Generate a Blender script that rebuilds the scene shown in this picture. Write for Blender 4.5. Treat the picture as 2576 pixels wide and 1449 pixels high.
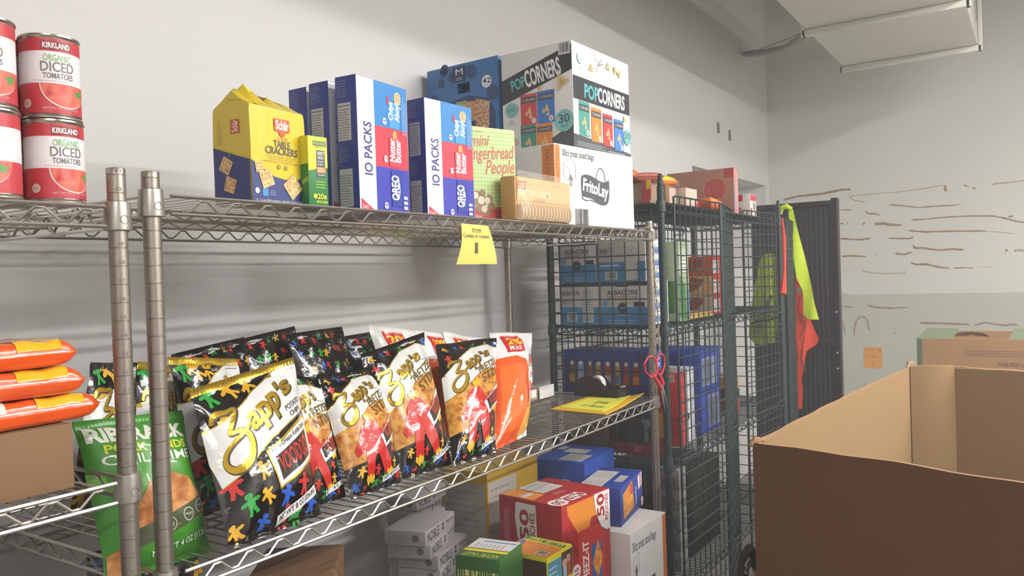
import bpy, bmesh, math, random
from math import sin, cos, pi, radians, sqrt, atan2, hypot
from mathutils import Vector, Matrix
for o in list(bpy.data.objects): bpy.data.objects.remove(o)
SC = bpy.context.scene
COL = SC.collection
# ------------------------------------------------------------------ camera
HAZE = .032
YAW, PIT, ROL, FPX, EYE = 0.57980, 0.0144, -0.0323, 2017.26, 1.4414
_fw = Vector((cos(YAW)*cos(PIT), sin(YAW)*cos(PIT), -sin(PIT)))
_rt = Vector((sin(YAW), -cos(YAW), 0)); _up = _rt.cross(_fw)
_r2 = cos(ROL)*_rt + sin(ROL)*_up; _u2 = -sin(ROL)*_rt + cos(ROL)*_up
cd = bpy.data.cameras.new('camera'); cam = bpy.data.objects.new('camera', cd); COL.objects.link(cam)
cd.sensor_width = 36; cd.lens = FPX/2576*36; cd.clip_start = .02; cd.clip_end = 60
cam.matrix_world = Matrix(((_r2.x, _u2.x, -_fw.x, 0), (_r2.y, _u2.y, -_fw.y, 0), (_r2.z, _u2.z, -_fw.z, EYE), (0, 0, 0, 1)))
SC.camera = cam
def un(px, py, ax, val):
    """point of the photograph -> point of the room on the plane axis=val"""
    d = _fw*FPX + _r2*(px-1288) - _u2*(py-724.5)
    o = Vector((0, 0, EYE)); t = (val-o[ax])/d[ax]
    return o + d*t
# ------------------------------------------------------------------ world, exposure
w = bpy.data.worlds.new('world'); SC.world = w; w.use_nodes = True
w.node_tree.nodes['Background'].inputs[0].default_value = (.9, .88, .85, 1)
w.node_tree.nodes['Background'].inputs[1].default_value = .05
SC.view_settings.view_transform = 'Standard'; SC.view_settings.look = 'None'
SC.view_settings.gamma = 1; SC.view_settings.use_curve_mapping = False
SC.view_settings.exposure = 0.5
for _k, _x in (('max_bounces', 6), ('diffuse_bounces', 4), ('glossy_bounces', 3), ('transmission_bounces', 3), ('transparent_max_bounces', 6), ('volume_bounces', 0), ('caustics_reflective', False), ('caustics_refractive', False), ('use_light_tree', False), ('use_adaptive_sampling', True), ('adaptive_threshold', .05)):
    try: setattr(SC.cycles, _k, _x)
    except Exception: pass
_v = w.node_tree.nodes.new('ShaderNodeVolumeScatter'); _v.inputs['Density'].default_value = HAZE; _v.inputs['Color'].default_value = (1, .985, .965, 1)
w.node_tree.links.new(_v.outputs[0], w.node_tree.nodes['World Output'].inputs['Volume'])
# ------------------------------------------------------------------ materials
def lin(h):
    h = h.lstrip('#'); c = [int(h[i:i+2], 16)/255 for i in (0, 2, 4)]
    return tuple((x/12.92 if x <= .04045 else ((x+.055)/1.055)**2.4) for x in c)+(1,)
MATS = {}
def mat(name, col, rough=.5, metal=0., coat=0., bump=0., bscale=60., var=0., vscale=8., emit=0., spec=.5, stretch=None, alpha=1., trans=0.):
    if name in MATS: return MATS[name]
    m = bpy.data.materials.new(name); m.use_nodes = True; nt = m.node_tree; b = nt.nodes['Principled BSDF']
    b.inputs['Base Color'].default_value = lin(col); b.inputs['Roughness'].default_value = rough
    b.inputs['Metallic'].default_value = metal; b.inputs['Coat Weight'].default_value = coat
    b.inputs['Specular IOR Level'].default_value = spec
    if coat: b.inputs['Coat Roughness'].default_value = .08
    if alpha < 1: b.inputs['Alpha'].default_value = alpha
    if trans: b.inputs['Transmission Weight'].default_value = trans
    if emit:
        b.inputs['Emission Color'].default_value = lin(col); b.inputs['Emission Strength'].default_value = emit
    if bump or var:
        tc = nt.nodes.new('ShaderNodeTexCoord'); mp = nt.nodes.new('ShaderNodeMapping')
        nt.links.new(tc.outputs['Object'], mp.inputs[0])
        if stretch: mp.inputs['Scale'].default_value = stretch
    if bump:
        n = nt.nodes.new('ShaderNodeTexNoise'); n.inputs['Scale'].default_value = bscale; n.inputs['Detail'].default_value = 3
        bp = nt.nodes.new('ShaderNodeBump'); bp.inputs['Strength'].default_value = bump; bp.inputs['Distance'].default_value = .01
        nt.links.new(mp.outputs[0], n.inputs['Vector']); nt.links.new(n.outputs['Fac'], bp.inputs['Height'])
        nt.links.new(bp.outputs[0], b.inputs['Normal'])
    if var:
        n = nt.nodes.new('ShaderNodeTexNoise'); n.inputs['Scale'].default_value = vscale; n.inputs['Detail'].default_value = 4
        mx = nt.nodes.new('ShaderNodeMix'); mx.data_type = 'RGBA'
        c = lin(col); mx.inputs['A'].default_value = tuple(max(0, x*(1-var)) for x in c[:3])+(1,)
        mx.inputs['B'].default_value = tuple(min(1, x*(1+var)) for x in c[:3])+(1,)
        nt.links.new(mp.outputs[0], n.inputs['Vector']); nt.links.new(n.outputs['Fac'], mx.inputs['Factor'])
        nt.links.new(mx.outputs['Result'], b.inputs['Base Color'])
    MATS[name] = m; return m
def food(name, c1, c2, scale=60, c3=None, rough=.5):
    """printed photo of snacks: voronoi + noise mottling"""
    if name in MATS: return MATS[name]
    m = bpy.data.materials.new(name); m.use_nodes = True; nt = m.node_tree; b = nt.nodes['Principled BSDF']
    b.inputs['Roughness'].default_value = rough
    tc = nt.nodes.new('ShaderNodeTexCoord'); n = nt.nodes.new('ShaderNodeTexNoise'); v = nt.nodes.new('ShaderNodeTexVoronoi')
    n.inputs['Scale'].default_value = scale; n.inputs['Detail'].default_value = 2; n.inputs['Distortion'].default_value = 1.5
    v.inputs['Scale'].default_value = scale*1.2
    ad = nt.nodes.new('ShaderNodeMath'); ad.operation = 'ADD'
    mu = nt.nodes.new('ShaderNodeMath'); mu.operation = 'MULTIPLY'; mu.inputs[1].default_value = .6
    nt.links.new(tc.outputs['Object'], n.inputs['Vector']); nt.links.new(tc.outputs['Object'], v.inputs['Vector'])
    nt.links.new(v.outputs['Distance'], mu.inputs[0]); nt.links.new(n.outputs['Fac'], ad.inputs[0]); nt.links.new(mu.outputs[0], ad.inputs[1])
    r = nt.nodes.new('ShaderNodeValToRGB'); r.color_ramp.elements[0].color = lin(c1); r.color_ramp.elements[0].position = .45
    r.color_ramp.elements[1].color = lin(c2); r.color_ramp.elements[1].position = .95
    if c3:
        e = r.color_ramp.elements.new(.7); e.color = lin(c3)
    nt.links.new(ad.outputs[0], r.inputs[0]); nt.links.new(r.outputs[0], b.inputs['Base Color'])
    MATS[name] = m; return m
def pr(c, rough=.45, coat=0.):
    """printing ink of colour c"""
    return mat('ink_'+c.strip('#')+('_g' if coat else ''), c, rough, coat=coat)
CHROME = mat('chrome_wire', '#cdc7bd', .27, .9, bump=.02, bscale=200)
POSTM = mat('zinc_post', '#9c948a', .38, .85, bump=.03, bscale=150, stretch=(1, 1, .1))
GROOVE = mat('post_groove', '#4a443e', .6, .3)
GREEN = mat('green_epoxy', '#1f3233', .45, coat=.2)
BLACKP = mat('black_panel', '#100d14', .35)
KRAFT = mat('kraft_board', '#806142', .8, bump=.06, bscale=300, var=.08, vscale=6)
KRAFTL = mat('kraft_liner', '#d2b287', .8, bump=.05, bscale=300, var=.06, vscale=4)
WHITEB = mat('white_board', '#e4e2e0', .55, var=.03, vscale=5)
# ------------------------------------------------------------------ mesh builder
TXT = {}
def text2d(s, off=0., shear=0.):
    k = (s, off, shear)
    if k in TXT: return TXT[k]
    cu = bpy.data.curves.new('t', 'FONT'); cu.body = s; cu.offset = off; cu.shear = shear; cu.resolution_u = 3; cu.align_x = 'LEFT'
    o = bpy.data.objects.new('t', cu); COL.objects.link(o)
    me = bpy.data.meshes.new_from_object(o.evaluated_get(bpy.context.evaluated_depsgraph_get()))
    vs = [(v.co.x, v.co.y) for v in me.vertices]; fs = [tuple(p.vertices) for p in me.polygons]
    bpy.data.objects.remove(o); bpy.data.curves.remove(cu); bpy.data.meshes.remove(me)
    bb = (min(v[0] for v in vs), min(v[1] for v in vs), max(v[0] for v in vs), max(v[1] for v in vs))
    TXT[k] = (vs, fs, bb); return TXT[k]
def ell(u, v, ru, rv, n=20, a0=0, a1=2*pi):
    return [(u+ru*cos(a0+(a1-a0)*i/n), v+rv*sin(a0+(a1-a0)*i/n)) for i in range(n)]
DOLL = [(-.12, .5), (.12, .5), (.2, .38), (.1, .24), (.42, .2), (.5, .08), (.36, .02), (.18, .05), (.17, -.15), (.3, -.46), (.12, -.5), (0, -.2),
        (-.12, -.5), (-.3, -.46), (-.17, -.15), (-.18, .05), (-.36, .02), (-.5, .08), (-.42, .2), (-.1, .24), (-.2, .38)]
def decals2d(ops, W, H):
    """list of (material, verts2d in metres, faces) in drawing order"""
    out = []
    for op in ops:
        k = op[0]; m = op[1]
        if isinstance(m, str): m = pr(m)
        if k == 'r':
            u0, v0, u1, v1 = op[2:6]; ps = [(u0*W, v0*H), (u1*W, v0*H), (u1*W, v1*H), (u0*W, v1*H)]
            if len(op) > 6: ps = rot2(ps, op[6])
            out.append((m, ps, [(0, 1, 2, 3)]))
        elif k == 'p':
            ps = [(u*W, v*H) for u, v in op[2]]; out.append((m, ps, [tuple(range(len(ps)))]))
        elif k == 'c':
            u, v, r = op[2:5]; rv = op[5] if len(op) > 5 else r
            ps = ell(u*W, v*H, r*H, rv*H); out.append((m, ps, [tuple(range(len(ps)))]))
        elif k == 'd':
            u, v, s, a = op[2:6]; ca, sa = cos(radians(a)), sin(radians(a))
            ps = [(u*W+s*(x*ca-y*sa), v*H+s*(x*sa+y*ca)) for x, y in DOLL]; out.append((m, ps, [tuple(range(len(ps)))]))
        elif k == 't':
            s, u0, v0, u1, v1 = op[2:7]; rot = op[7] if len(op) > 7 else 0; kw = op[8] if len(op) > 8 else {}
            vs0, fs0, bb = text2d(s, 0., kw.get('sh', 0.))
            vs, fs, _ = text2d(s, kw.get('b', 0.), kw.get('sh', 0.))
            dx = max(bb[2]-bb[0], 1e-6); dy = max(bb[3]-bb[1], 1e-6); ps = []
            for x, y in vs:
                a = (x-bb[0])/dx; b = (y-bb[1])/dy
                if kw.get('arc'): b += kw['arc']*4*a*(1-a)
                if rot == 90: a, b = 1-b, a
                elif rot == -90: a, b = b, 1-a
                elif rot == 180: a, b = 1-a, 1-b
                ps.append(((u0+(u1-u0)*a)*W, (v0+(v1-v0)*b)*H))
            if kw.get('ang'): ps = rot2(ps, kw['ang'], ((u0+u1)/2*W, (v0+v1)/2*H))
            out.append((m, ps, fs))
        elif k == 'l':   # rows of fine print
            u0, v0, u1, v1, n = op[2:7]; rg = random.Random(int((u0+v0*7)*1000)); vs = []; fs = []
            for i in range(n):
                y0 = (v0+(v1-v0)*(i+.32)/n)*H; y1 = (v0+(v1-v0)*(i+.66)/n)*H; x = u0*W; xe = (u1-(u1-u0)*rg.random()*.25)*W
                while x < xe:
                    wl = (.8+rg.random())*(y1-y0)*1.6; x2 = min(x+wl, xe); q = len(vs)
                    vs += [(x, y0), (x2, y0), (x2, y1), (x, y1)]; fs.append((q, q+1, q+2, q+3)); x = x2+(y1-y0)*.6
            out.append((m, vs, fs))
        elif k == 'lv':  # rows of fine print running upward
            u0, v0, u1, v1, n = op[2:7]; rg = random.Random(int((u0+v0*7)*1000)); vs = []; fs = []
            for i in range(n):
                x0 = (u0+(u1-u0)*(i+.32)/n)*W; x1 = (u0+(u1-u0)*(i+.66)/n)*W; y = v0*H; ye = (v1-(v1-v0)*rg.random()*.25)*H
                while y < ye:
                    wl = (.5+rg.random())*(x1-x0)*3; y2 = min(y+wl, ye); q = len(vs)
                    vs += [(x0, y), (x1, y), (x1, y2), (x0, y2)]; fs.append((q, q+1, q+2, q+3)); y = y2+(x1-x0)*.7
            out.append((m, vs, fs))
        elif k == 'bc':  # barcode
            u0, v0, u1, v1 = op[2:6]; rg = random.Random(5); x = u0*W; vs = []; fs = []; st = (u1-u0)*W/48
            while x < u1*W-st:
                wl = st*rg.choice((1, 1, 2, 3)); q = len(vs)
                vs += [(x, v0*H), (x+wl, v0*H), (x+wl, v1*H), (x, v1*H)]; fs.append((q, q+1, q+2, q+3)); x += wl+st*rg.choice((1, 1, 2))
            out.append((m, vs, fs))
    return out
def rot2(ps, a, c=None):
    if c is None: c = (sum(p[0] for p in ps)/len(ps), sum(p[1] for p in ps)/len(ps))
    ca, sa = cos(radians(a)), sin(radians(a))
    return [(c[0]+(x-c[0])*ca-(y-c[1])*sa, c[1]+(x-c[0])*sa+(y-c[1])*ca) for x, y in ps]
def layers(ops):
    """print layer of each op: neighbours of one ink (or scattered figures) share a layer"""
    n = 0; out = []; prev = None
    for op in ops:
        k = ('d',) if op[0] == 'd' else (op[0], op[1])
        if prev is not None and k != prev: n += 1
        prev = k; out.append(n)
    return out
TESS = {}
def tess(vs, fs, L, key=None):
    if key and key in TESS: return TESS[key]
    bm = bmesh.new(); bv = [bm.verts.new((x, y, 0)) for x, y in vs]
    for f in fs:
        try: bm.faces.new([bv[i] for i in f])
        except ValueError: pass
    for ax in (0, 1):
        if not vs: break
        lo = min(v[ax] for v in vs); hi = max(v[ax] for v in vs); k = math.floor(lo/L)+1
        while k*L < hi:
            co = Vector((0, 0, 0)); co[ax] = k*L; no = Vector((0, 0, 0)); no[ax] = 1
            bmesh.ops.bisect_plane(bm, geom=bm.verts[:]+bm.edges[:]+bm.faces[:], plane_co=co, plane_no=no, dist=1e-6); k += 1
    bmesh.ops.triangulate(bm, faces=[f for f in bm.faces if len(f.verts) > 4])
    bm.verts.index_update(); r = ([(v.co.x, v.co.y) for v in bm.verts], [tuple(v.index for v in f.verts) for f in bm.faces]); bm.free()
    if key: TESS[key] = r
    return r
ORI = {}
class MB:
    def __init__(s): s.v = []; s.f = []; s.m = []; s.mats = []
    def mi(s, m):
        if isinstance(m, str): m = pr(m)
        if m not in s.mats: s.mats.append(m)
        return s.mats.index(m)
    def add(s, vs, fs, m):
        q = len(s.v); i = s.mi(m); s.v += [tuple(v) for v in vs]; s.f += [tuple(q+a for a in f) for f in fs]; s.m += [i]*len(fs)
    def box(s, a, b, m, bev=0., fr=None):
        x0, y0, z0 = a; x1, y1, z1 = b
        if bev <= 0:
            vs = [(x0, y0, z0), (x1, y0, z0), (x1, y1, z0), (x0, y1, z0), (x0, y0, z1), (x1, y0, z1), (x1, y1, z1), (x0, y1, z1)]
            fs = [(0, 3, 2, 1), (4, 5, 6, 7), (0, 1, 5, 4), (1, 2, 6, 5), (2, 3, 7, 6), (3, 0, 4, 7)]
        else:
            bm = bmesh.new(); bmesh.ops.create_cube(bm, size=1)
            for v in bm.verts: v.co = Vector(((x0+x1)/2+v.co.x*(x1-x0), (y0+y1)/2+v.co.y*(y1-y0), (z0+z1)/2+v.co.z*(z1-z0)))
            bmesh.ops.bevel(bm, geom=bm.edges[:], offset=bev, segments=2, affect='EDGES', profile=.5)
            bm.verts.index_update(); vs = [v.co[:] for v in bm.verts]; fs = [tuple(v.index for v in f.verts) for f in bm.faces]; bm.free()
        if fr: vs = [fr @ Vector(v) for v in vs]
        s.add(vs, fs, m)
    def tube(s, pts, r, m, n=6, closed=False, cap=True):
        pts = [Vector(p) for p in pts]; N = len(pts); vs = []; fs = []
        rr = r if hasattr(r, '__len__') else [r]*N
        t0 = (pts[1]-pts[0]).normalized(); a = Vector((0, 0, 1)) if abs(t0.z) < .9 else Vector((1, 0, 0)); nx = t0.cross(a).normalized()
        for i, p in enumerate(pts):
            if closed: t = (pts[(i+1) % N]-pts[i-1]).normalized()
            else: t = (pts[min(i+1, N-1)]-pts[max(i-1, 0)]).normalized()
            nx = (nx-t*nx.dot(t)).normalized(); ny = t.cross(nx)
            for k in range(n): vs.append(p+(nx*cos(2*pi*k/n)+ny*sin(2*pi*k/n))*rr[i])
        M = N if closed else N-1
        for i in range(M):
            for k in range(n):
                j = (i+1) % N; fs.append((i*n+k, i*n+(k+1) % n, j*n+(k+1) % n, j*n+k))
        if cap and not closed: fs.append(tuple(range(n))[::-1]); fs.append(tuple((N-1)*n+k for k in range(n)))
        s.add(vs, fs, m)
    def lathe(s, prof, m, c=(0, 0, 0), n=28, capb=True, capt=True):
        vs = []; fs = []; P = len(prof)
        for r, z in prof:
            for k in range(n): vs.append((c[0]+r*cos(2*pi*k/n), c[1]+r*sin(2*pi*k/n), c[2]+z))
        for i in range(P-1):
            for k in range(n): fs.append((i*n+k, i*n+(k+1) % n, (i+1)*n+(k+1) % n, (i+1)*n+k))
        if capb: fs.append(tuple(range(n))[::-1])
        if capt: fs.append(tuple((P-1)*n+k for k in range(n)))
        s.add(vs, fs, m)
    def face(s, O, U, V, ops, off0=.00025, step=.00009):
        """flat printing on the face with corner O and full extents U, V"""
        O, U, V = Vector(O), Vector(U), Vector(V); W, H = U.length, V.length; u = U/W; v = V/H; n = u.cross(v)
        for j, (m, ps, fs) in zip(layers(ops), decals2d(ops, W, H)):
            s.add([O+u*x+v*y+n*(off0+j*step) for x, y in ps], fs, m)
    def wrap(s, fn, W, H, ops, L=.008, off0=.0006, step=.00022, key=None):
        """printing bent over a curved surface fn(x,y)->(point, normal); x,y in metres"""
        for j, (i, (m, ps, fs)) in zip(layers(ops), enumerate(decals2d(ops, W, H))):
            vs, ff = tess(ps, fs, L, (key, i) if key else None); out = []
            for x, y in vs:
                p, nn = fn(x/W, y/H); out.append(p+nn*(off0+j*step))
            s.add(out, ff, m)
    def panel(s, poly, T, m, O, U, V):
        """extruded outline: polygon in 2D, thickness T along U x V"""
        O, U, V = Vector(O), Vector(U), Vector(V); n = U.cross(V).normalized(); N = len(poly)
        vs = [O+U*a+V*b for a, b in poly]+[O+U*a+V*b-n*T for a, b in poly]
        fs = [tuple(range(N)), tuple(range(2*N-1, N-1, -1))]+[(i, i+N, (i+1) % N+N, (i+1) % N) for i in range(N)]
        s.add(vs, fs, m)
    def build(s, name, parent=None, label=None, cat=None, group=None, kind=None, smooth=.7, o=None, rz=0.):
        """mesh object; coordinates are world ones unless a turned parent is given"""
        if parent is not None: org = ORI.get(parent.name, Vector((0, 0, 0)))
        elif o is not None: org = Vector(o)
        else:
            xs = [v[0] for v in s.v]; ys = [v[1] for v in s.v]; zs = [v[2] for v in s.v]
            org = Vector(((min(xs)+max(xs))/2, (min(ys)+max(ys))/2, min(zs)))
        me = bpy.data.meshes.new(name); me.from_pydata([(v[0]-org.x, v[1]-org.y, v[2]-org.z) for v in s.v], [], s.f)
        for m in s.mats: me.materials.append(m)
        me.polygons.foreach_set('material_index', s.m); me.polygons.foreach_set('use_smooth', [True]*len(s.f))
        me.update(); me.set_sharp_from_angle(angle=smooth)
        ob = bpy.data.objects.new(name, me); COL.objects.link(ob)
        if parent is not None: ob.parent = parent; ORI[ob.name] = org
        else: ob.location = org; ob.rotation_euler.z = rz; ORI[ob.name] = org
        tag(ob, label, cat, group, kind); return ob
def tag(o, label=None, cat=None, group=None, kind=None):
    if label: o['label'] = label
    if cat: o['category'] = cat
    if group: o['group'] = group
    if kind: o['kind'] = kind
def thing(name, loc, label, cat, group=None, rz=0.):
    o = bpy.data.objects.new(name, None); COL.objects.link(o); o.location = loc; o.rotation_euler.z = rz; o.empty_display_size = .05
    ORI[o.name] = Vector((0, 0, 0)) if rz else Vector(loc); tag(o, label, cat, group); return o
def thing_local(name, loc, label, cat, group=None, rz=0.):
    o = thing(name, loc, label, cat, group, rz); ORI[o.name] = Vector((0, 0, 0)); return o
def copy_tree(o, par=None):
    c = o.copy(); COL.objects.link(c); c.parent = par
    for ch in list(o.children): copy_tree(ch, c)
    return c
# ------------------------------------------------------------------ lights of the room and an added rear lamp
def strip_light(x0, x1, y, z, power, name_label):
    """hooded twin-tube shop fixture hanging under the ceiling, tubes inside"""
    t = thing('ceiling_light', ((x0+x1)/2, y, z+.02), name_label, 'ceiling light', 'hooded strip lights')
    b = MB(); hw = .16
    for sx in (-1, 1):
        b.panel([(x0, 0), (x1, 0), (x1, .012), (x0, .012)], .002, WHITEB, (0, y+sx*hw, z), (1, 0, 0), (0, 0, 1))
        b.add([(x0, y+sx*hw, z), (x1, y+sx*hw, z), (x1, y+sx*.06, z+.09), (x0, y+sx*.06, z+.09)], [(0, 1, 2, 3)], WHITEB)
    b.box((x0, y-.06, z+.09), (x1, y+.06, z+.13), WHITEB)
    b.build('hood', t)
    for sx in (-1, 1): b = MB(); b.tube([(x0+.02, y+sx*.05, z+.05), (x1-.02, y+sx*.05, z+.05)], .019, mat('tube_glass', '#fff6ea', .4, emit=1.5), n=10); b.build('tube', t)
    for sx in (-1, 1):
        l = bpy.data.lights.new('tube_light', 'AREA'); l.shape = 'RECTANGLE'; l.size = x1-x0-.05; l.size_y = .09; l.energy = power/2; l.color = (1, .978, .95)
        o = bpy.data.objects.new('tube_light', l); COL.objects.link(o); o.parent = t; o.location = (0, sx*.05, -.012); o.rotation_euler.x = sx*radians(42)
    for xx in (x0+.2, x1-.2): b = MB(); b.tube([(xx, y, z+.13), (xx, y, 3.62)], .004, CHROME); b.build('hanger_rod', t)
strip_light(1.0, 4.8, -2.9, 2.93, 290, 'long hooded strip light hanging over the aisle to the right')
strip_light(-2.9, -.9, -1.9, 3.0, 80, 'added hooded strip light hanging low behind the camera, out of view')  # added unseen lamp, lifts box faces turned towards the camera end
strip_light(1.2, 4.0, -1.2, 3.22, 90, 'shorter hooded strip light hanging higher, nearer the shelving units')
# ------------------------------------------------------------------ room
XR, YW, ZC = 6.37, 1.74, 3.62
WALLM = mat('wall_paint', '#d9d7d5', .7, bump=.02, bscale=40, var=.015, vscale=2)
WALLR = mat('end_wall_paint', '#d8d6ce', .7, bump=.02, bscale=40, var=.02, vscale=2)
WALLG = mat('end_wall_lower_paint', '#bfc0b4', .7, bump=.02, bscale=40, var=.02, vscale=2)
def struct(name, b, **k): return b.build(name, kind='structure', **k)
RX0, RX1, RZ0, RZ1, RD = 4.70, 6.28, 1.45, 2.08, .32
b = MB()
X0, Y0 = -3.2, -4.6
for x0, x1, z0, z1 in ((X0, RX0, 0, ZC), (RX1, XR, 0, ZC), (RX0, RX1, 0, RZ0), (RX0, RX1, RZ1, ZC)):
    b.add([(x0, YW, z0), (x1, YW, z0), (x1, YW, z1), (x0, YW, z1)], [(0, 1, 2, 3)], WALLM)
yb = YW+RD
b.add([(RX0, YW, RZ0), (RX1, YW, RZ0), (RX1, yb, RZ0), (RX0, yb, RZ0), (RX0, YW, RZ1), (RX1, YW, RZ1), (RX1, yb, RZ1), (RX0, yb, RZ1)],
      [(0, 1, 2, 3), (4, 7, 6, 5), (1, 5, 6, 2), (0, 3, 7, 4), (3, 2, 6, 7)], WALLM)
b.box((X0, yb+.02, 0), (XR+.1, yb+.1, ZC), WALLM)
struct('wall_left', b)
ZP = 1.2256
b = MB(); b.add([(XR, YW, ZP), (XR, Y0, ZP), (XR, Y0, ZC), (XR, YW, ZC)], [(0, 1, 2, 3)], WALLR)
b.add([(XR, YW, 0), (XR, Y0, 0), (XR, Y0, ZP), (XR, YW, ZP)], [(0, 1, 2, 3)], WALLG)
b.box((XR+.002, Y0, 0), (XR+.1, YW, ZC), WALLR)
# dried glue left on the wall: each streak is its own run of beads
GLUE = mat('dried_glue', '#a3886b', .7, bump=.2, bscale=80); GLUEL = mat('faint_glue', '#b8aa96', .75)
ST = [([(1970, 503), (1990, 498), (2012, 493), (2035, 491), (2070, 487), (2100, 481), (2118, 477), (2141, 476)], 4, 0),
      ([(2178, 508), (2150, 504), (2137, 496), (2148, 492), (2200, 487), (2260, 483), (2320, 475), (2376, 465)], 1.6, 1), ([(2378, 466), (2380, 482)], 4, 0),
      ([(2237, 515), (2270, 517), (2310, 522), (2350, 519), (2418, 515)], 2.2, 0), ([(2112, 528), (2143, 528)], 2, 0),
      ([(2176, 531), (2185, 537), (2200, 537), (2214, 541)], 2.5, 0), ([(2115, 562), (2122, 562)], 4, 0), ([(2130, 561), (2133, 561)], 3, 0), ([(2172, 561), (2176, 563)], 5, 0),
      ([(2202, 563), (2212, 563), (2224, 561), (2240, 565), (2268, 566)], 4.5, 0),
      ([(2292, 553), (2330, 551), (2380, 546), (2440, 543), (2500, 543), (2530, 549), (2560, 557), (2590, 560)], 2.4, 0), ([(2538, 545), (2550, 543)], 3.5, 0),
      ([(2285, 580), (2330, 583), (2400, 581), (2484, 581)], 3, 0), ([(2486, 582), (2520, 584), (2548, 588)], 1.6, 1),
      ([(2111, 600), (2135, 601), (2160, 603), (2180, 601), (2190, 599)], 3, 0), ([(2234, 599), (2270, 600), (2290, 600), (2299, 595)], 3, 0),
      ([(2296, 617), (2305, 624), (2320, 623), (2345, 627), (2370, 629), (2395, 626), (2425, 628)], 3.2, 0),
      ([(2118, 645), (2140, 643), (2180, 645)], 3.4, 0), ([(2200, 642), (2208, 640)], 2, 1), ([(2252, 637), (2275, 640), (2295, 634)], 3.2, 0),
      ([(2291, 660), (2305, 665), (2330, 664), (2360, 671), (2390, 675)], 3.2, 0), ([(2398, 674), (2425, 673), (2450, 674)], 2.2, 0), ([(2460, 671), (2498, 672)], 1.3, 1),
      ([(2168, 680), (2190, 686), (2230, 688), (2270, 687), (2280, 683)], 2, 1), ([(2117, 680), (2128, 679)], 1.5, 1), ([(2530, 630), (2536, 630)], 4, 0), ([(2552, 631), (2562, 628), (2580, 631)], 4, 1),
      ([(2425, 465), (2438, 470)], 3, 1), ([(2450, 470), (2454, 476)], 4, 1), ([(2495, 465), (2504, 462), (2540, 459), (2590, 452)], 2.5, 1),
      ([(2118, 770), (2148, 772)], 2.4, 0), ([(2183, 767), (2200, 772), (2240, 775), (2282, 773)], 3, 0), ([(2116, 735), (2138, 744)], 1.5, 1),
      ([(2149, 845), (2150, 825), (2155, 806), (2165, 797), (2177, 798), (2184, 812), (2187, 832)], 2, 0), ([(2118, 805), (2124, 825), (2127, 840)], 2, 0),
      ([(2312, 812), (2350, 812), (2400, 814), (2440, 815)], 3, 0), ([(2454, 818), (2465, 814), (2480, 811), (2500, 814), (2530, 818), (2550, 815), (2560, 818)], 3, 0), ([(2250, 838), (2254, 838)], 3, 0)]
rg = random.Random(3)
for pts, wd, lt in ST:
    P = [un(x, y, 0, XR) for x, y in pts]; Q = []
    for i in range(len(P)-1):
        for k in range(4): Q.append(P[i].lerp(P[i+1], k/4))
    Q.append(P[-1]); k = wd*.0021
    b.tube(Q, [k*(.4 if i in (0, len(Q)-1) else .7+.6*rg.random()) for i in range(len(Q))], GLUEL if lt else GLUE, n=6)
struct('wall_right', b)
b = MB(); b.box((X0-.1, Y0, 0), (X0, YW, ZC), WALLM); struct('wall_behind', b)
b = MB(); b.box((X0, Y0-.1, 0), (XR, Y0, ZC), WALLM); struct('wall_aisle', b)
b = MB(); b.box((X0-.1, Y0-.1, -.1), (XR+.1, YW+.5, 0), mat('concrete', '#8d8982', .6, bump=.05, bscale=30, var=.12, vscale=3)); struct('floor', b)
b = MB(); b.box((X0-.1, Y0-.1, ZC), (XR+.1, YW+.5, ZC+.1), mat('ceiling_brown', '#706a62', .8, var=.1, vscale=3)); struct('ceiling', b)
# two small grey anchors in the wall
for k, (px, py) in enumerate(((1805, 322), (1834, 341))):
    p = un(px, py, 1, YW); b = MB(); b.box((p.x-.012, YW-.012, p.z-.035), (p.x+.012, YW+.001, p.z+.035), mat('grey_anchor', '#8b8783', .5, .3), .003)
    b.build('wall_anchor', label=('left one, a bit higher,', 'right one, a bit lower,')[k]+' of two small grey wall anchors high above the green cage', cat='anchor', group='wall anchors')
# ------------------------------------------------------------------ duct hanging under the ceiling
GALV = mat('galvanised_sheet', '#dcdacf', .55, .15, var=.12, vscale=3)
t = thing('air_duct', (3.8, .65, 2.72), 'large pale sheet-metal air duct hanging under the ceiling, top right', 'duct')
b = MB(); b.box((-1.2, .27, 2.735), (5.6, 1.03, 3.12), GALV, .006); b.build('body', t)
for x in (.6, 1.6, 2.6, 3.6, 4.6, 5.6):
    b = MB(); dz = 2.70 if x > 4 else 2.71
    b.box((x-.03, .25, dz), (x+.012, 1.05, 2.734), GALV, .003); b.box((x-.03, .245, dz), (x+.012, .268, 3.14), GALV, .003); b.box((x-.03, 1.032, dz), (x+.012, 1.055, 3.14), GALV, .003)
    b.build('flange', t)
for x in (.8, 3.4, 5.3):
    for y in (.262, 1.038): b = MB(); b.tube([(x, y, 2.8), (x, y, 3.615)], .005, CHROME); b.build('hanger_rod', t)
b = MB(); P = [un(2035, 72, 1, 1.06), un(2015, 95, 1, 1.2), un(1975, 122, 1, 1.35), un(1930, 131, 1, 1.5), un(1876, 136, 1, 1.72)]
Q = []
for i in range(len(P)-1):
    for k in range(6): Q.append(P[i].lerp(P[i+1], k/6))
Q.append(P[-1]); b.tube(Q, [.022+.002*(i % 2) for i in range(len(Q))], mat('flex_conduit', '#a5a199', .5, .4), n=10)
b.build('flexible_conduit', label='grey flexible conduit curving from the duct corner to the wall', cat='conduit')
b = MB(); b.tube([un(2030, 78, 1, 1.07), un(1960, 106, 1, 1.4), un(1900, 128, 1, 1.715)], .003, mat('grey_cable', '#77736d', .6))
b.build('thin_cable', label='thin grey cable strung above the flexible conduit', cat='cable')
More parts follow.
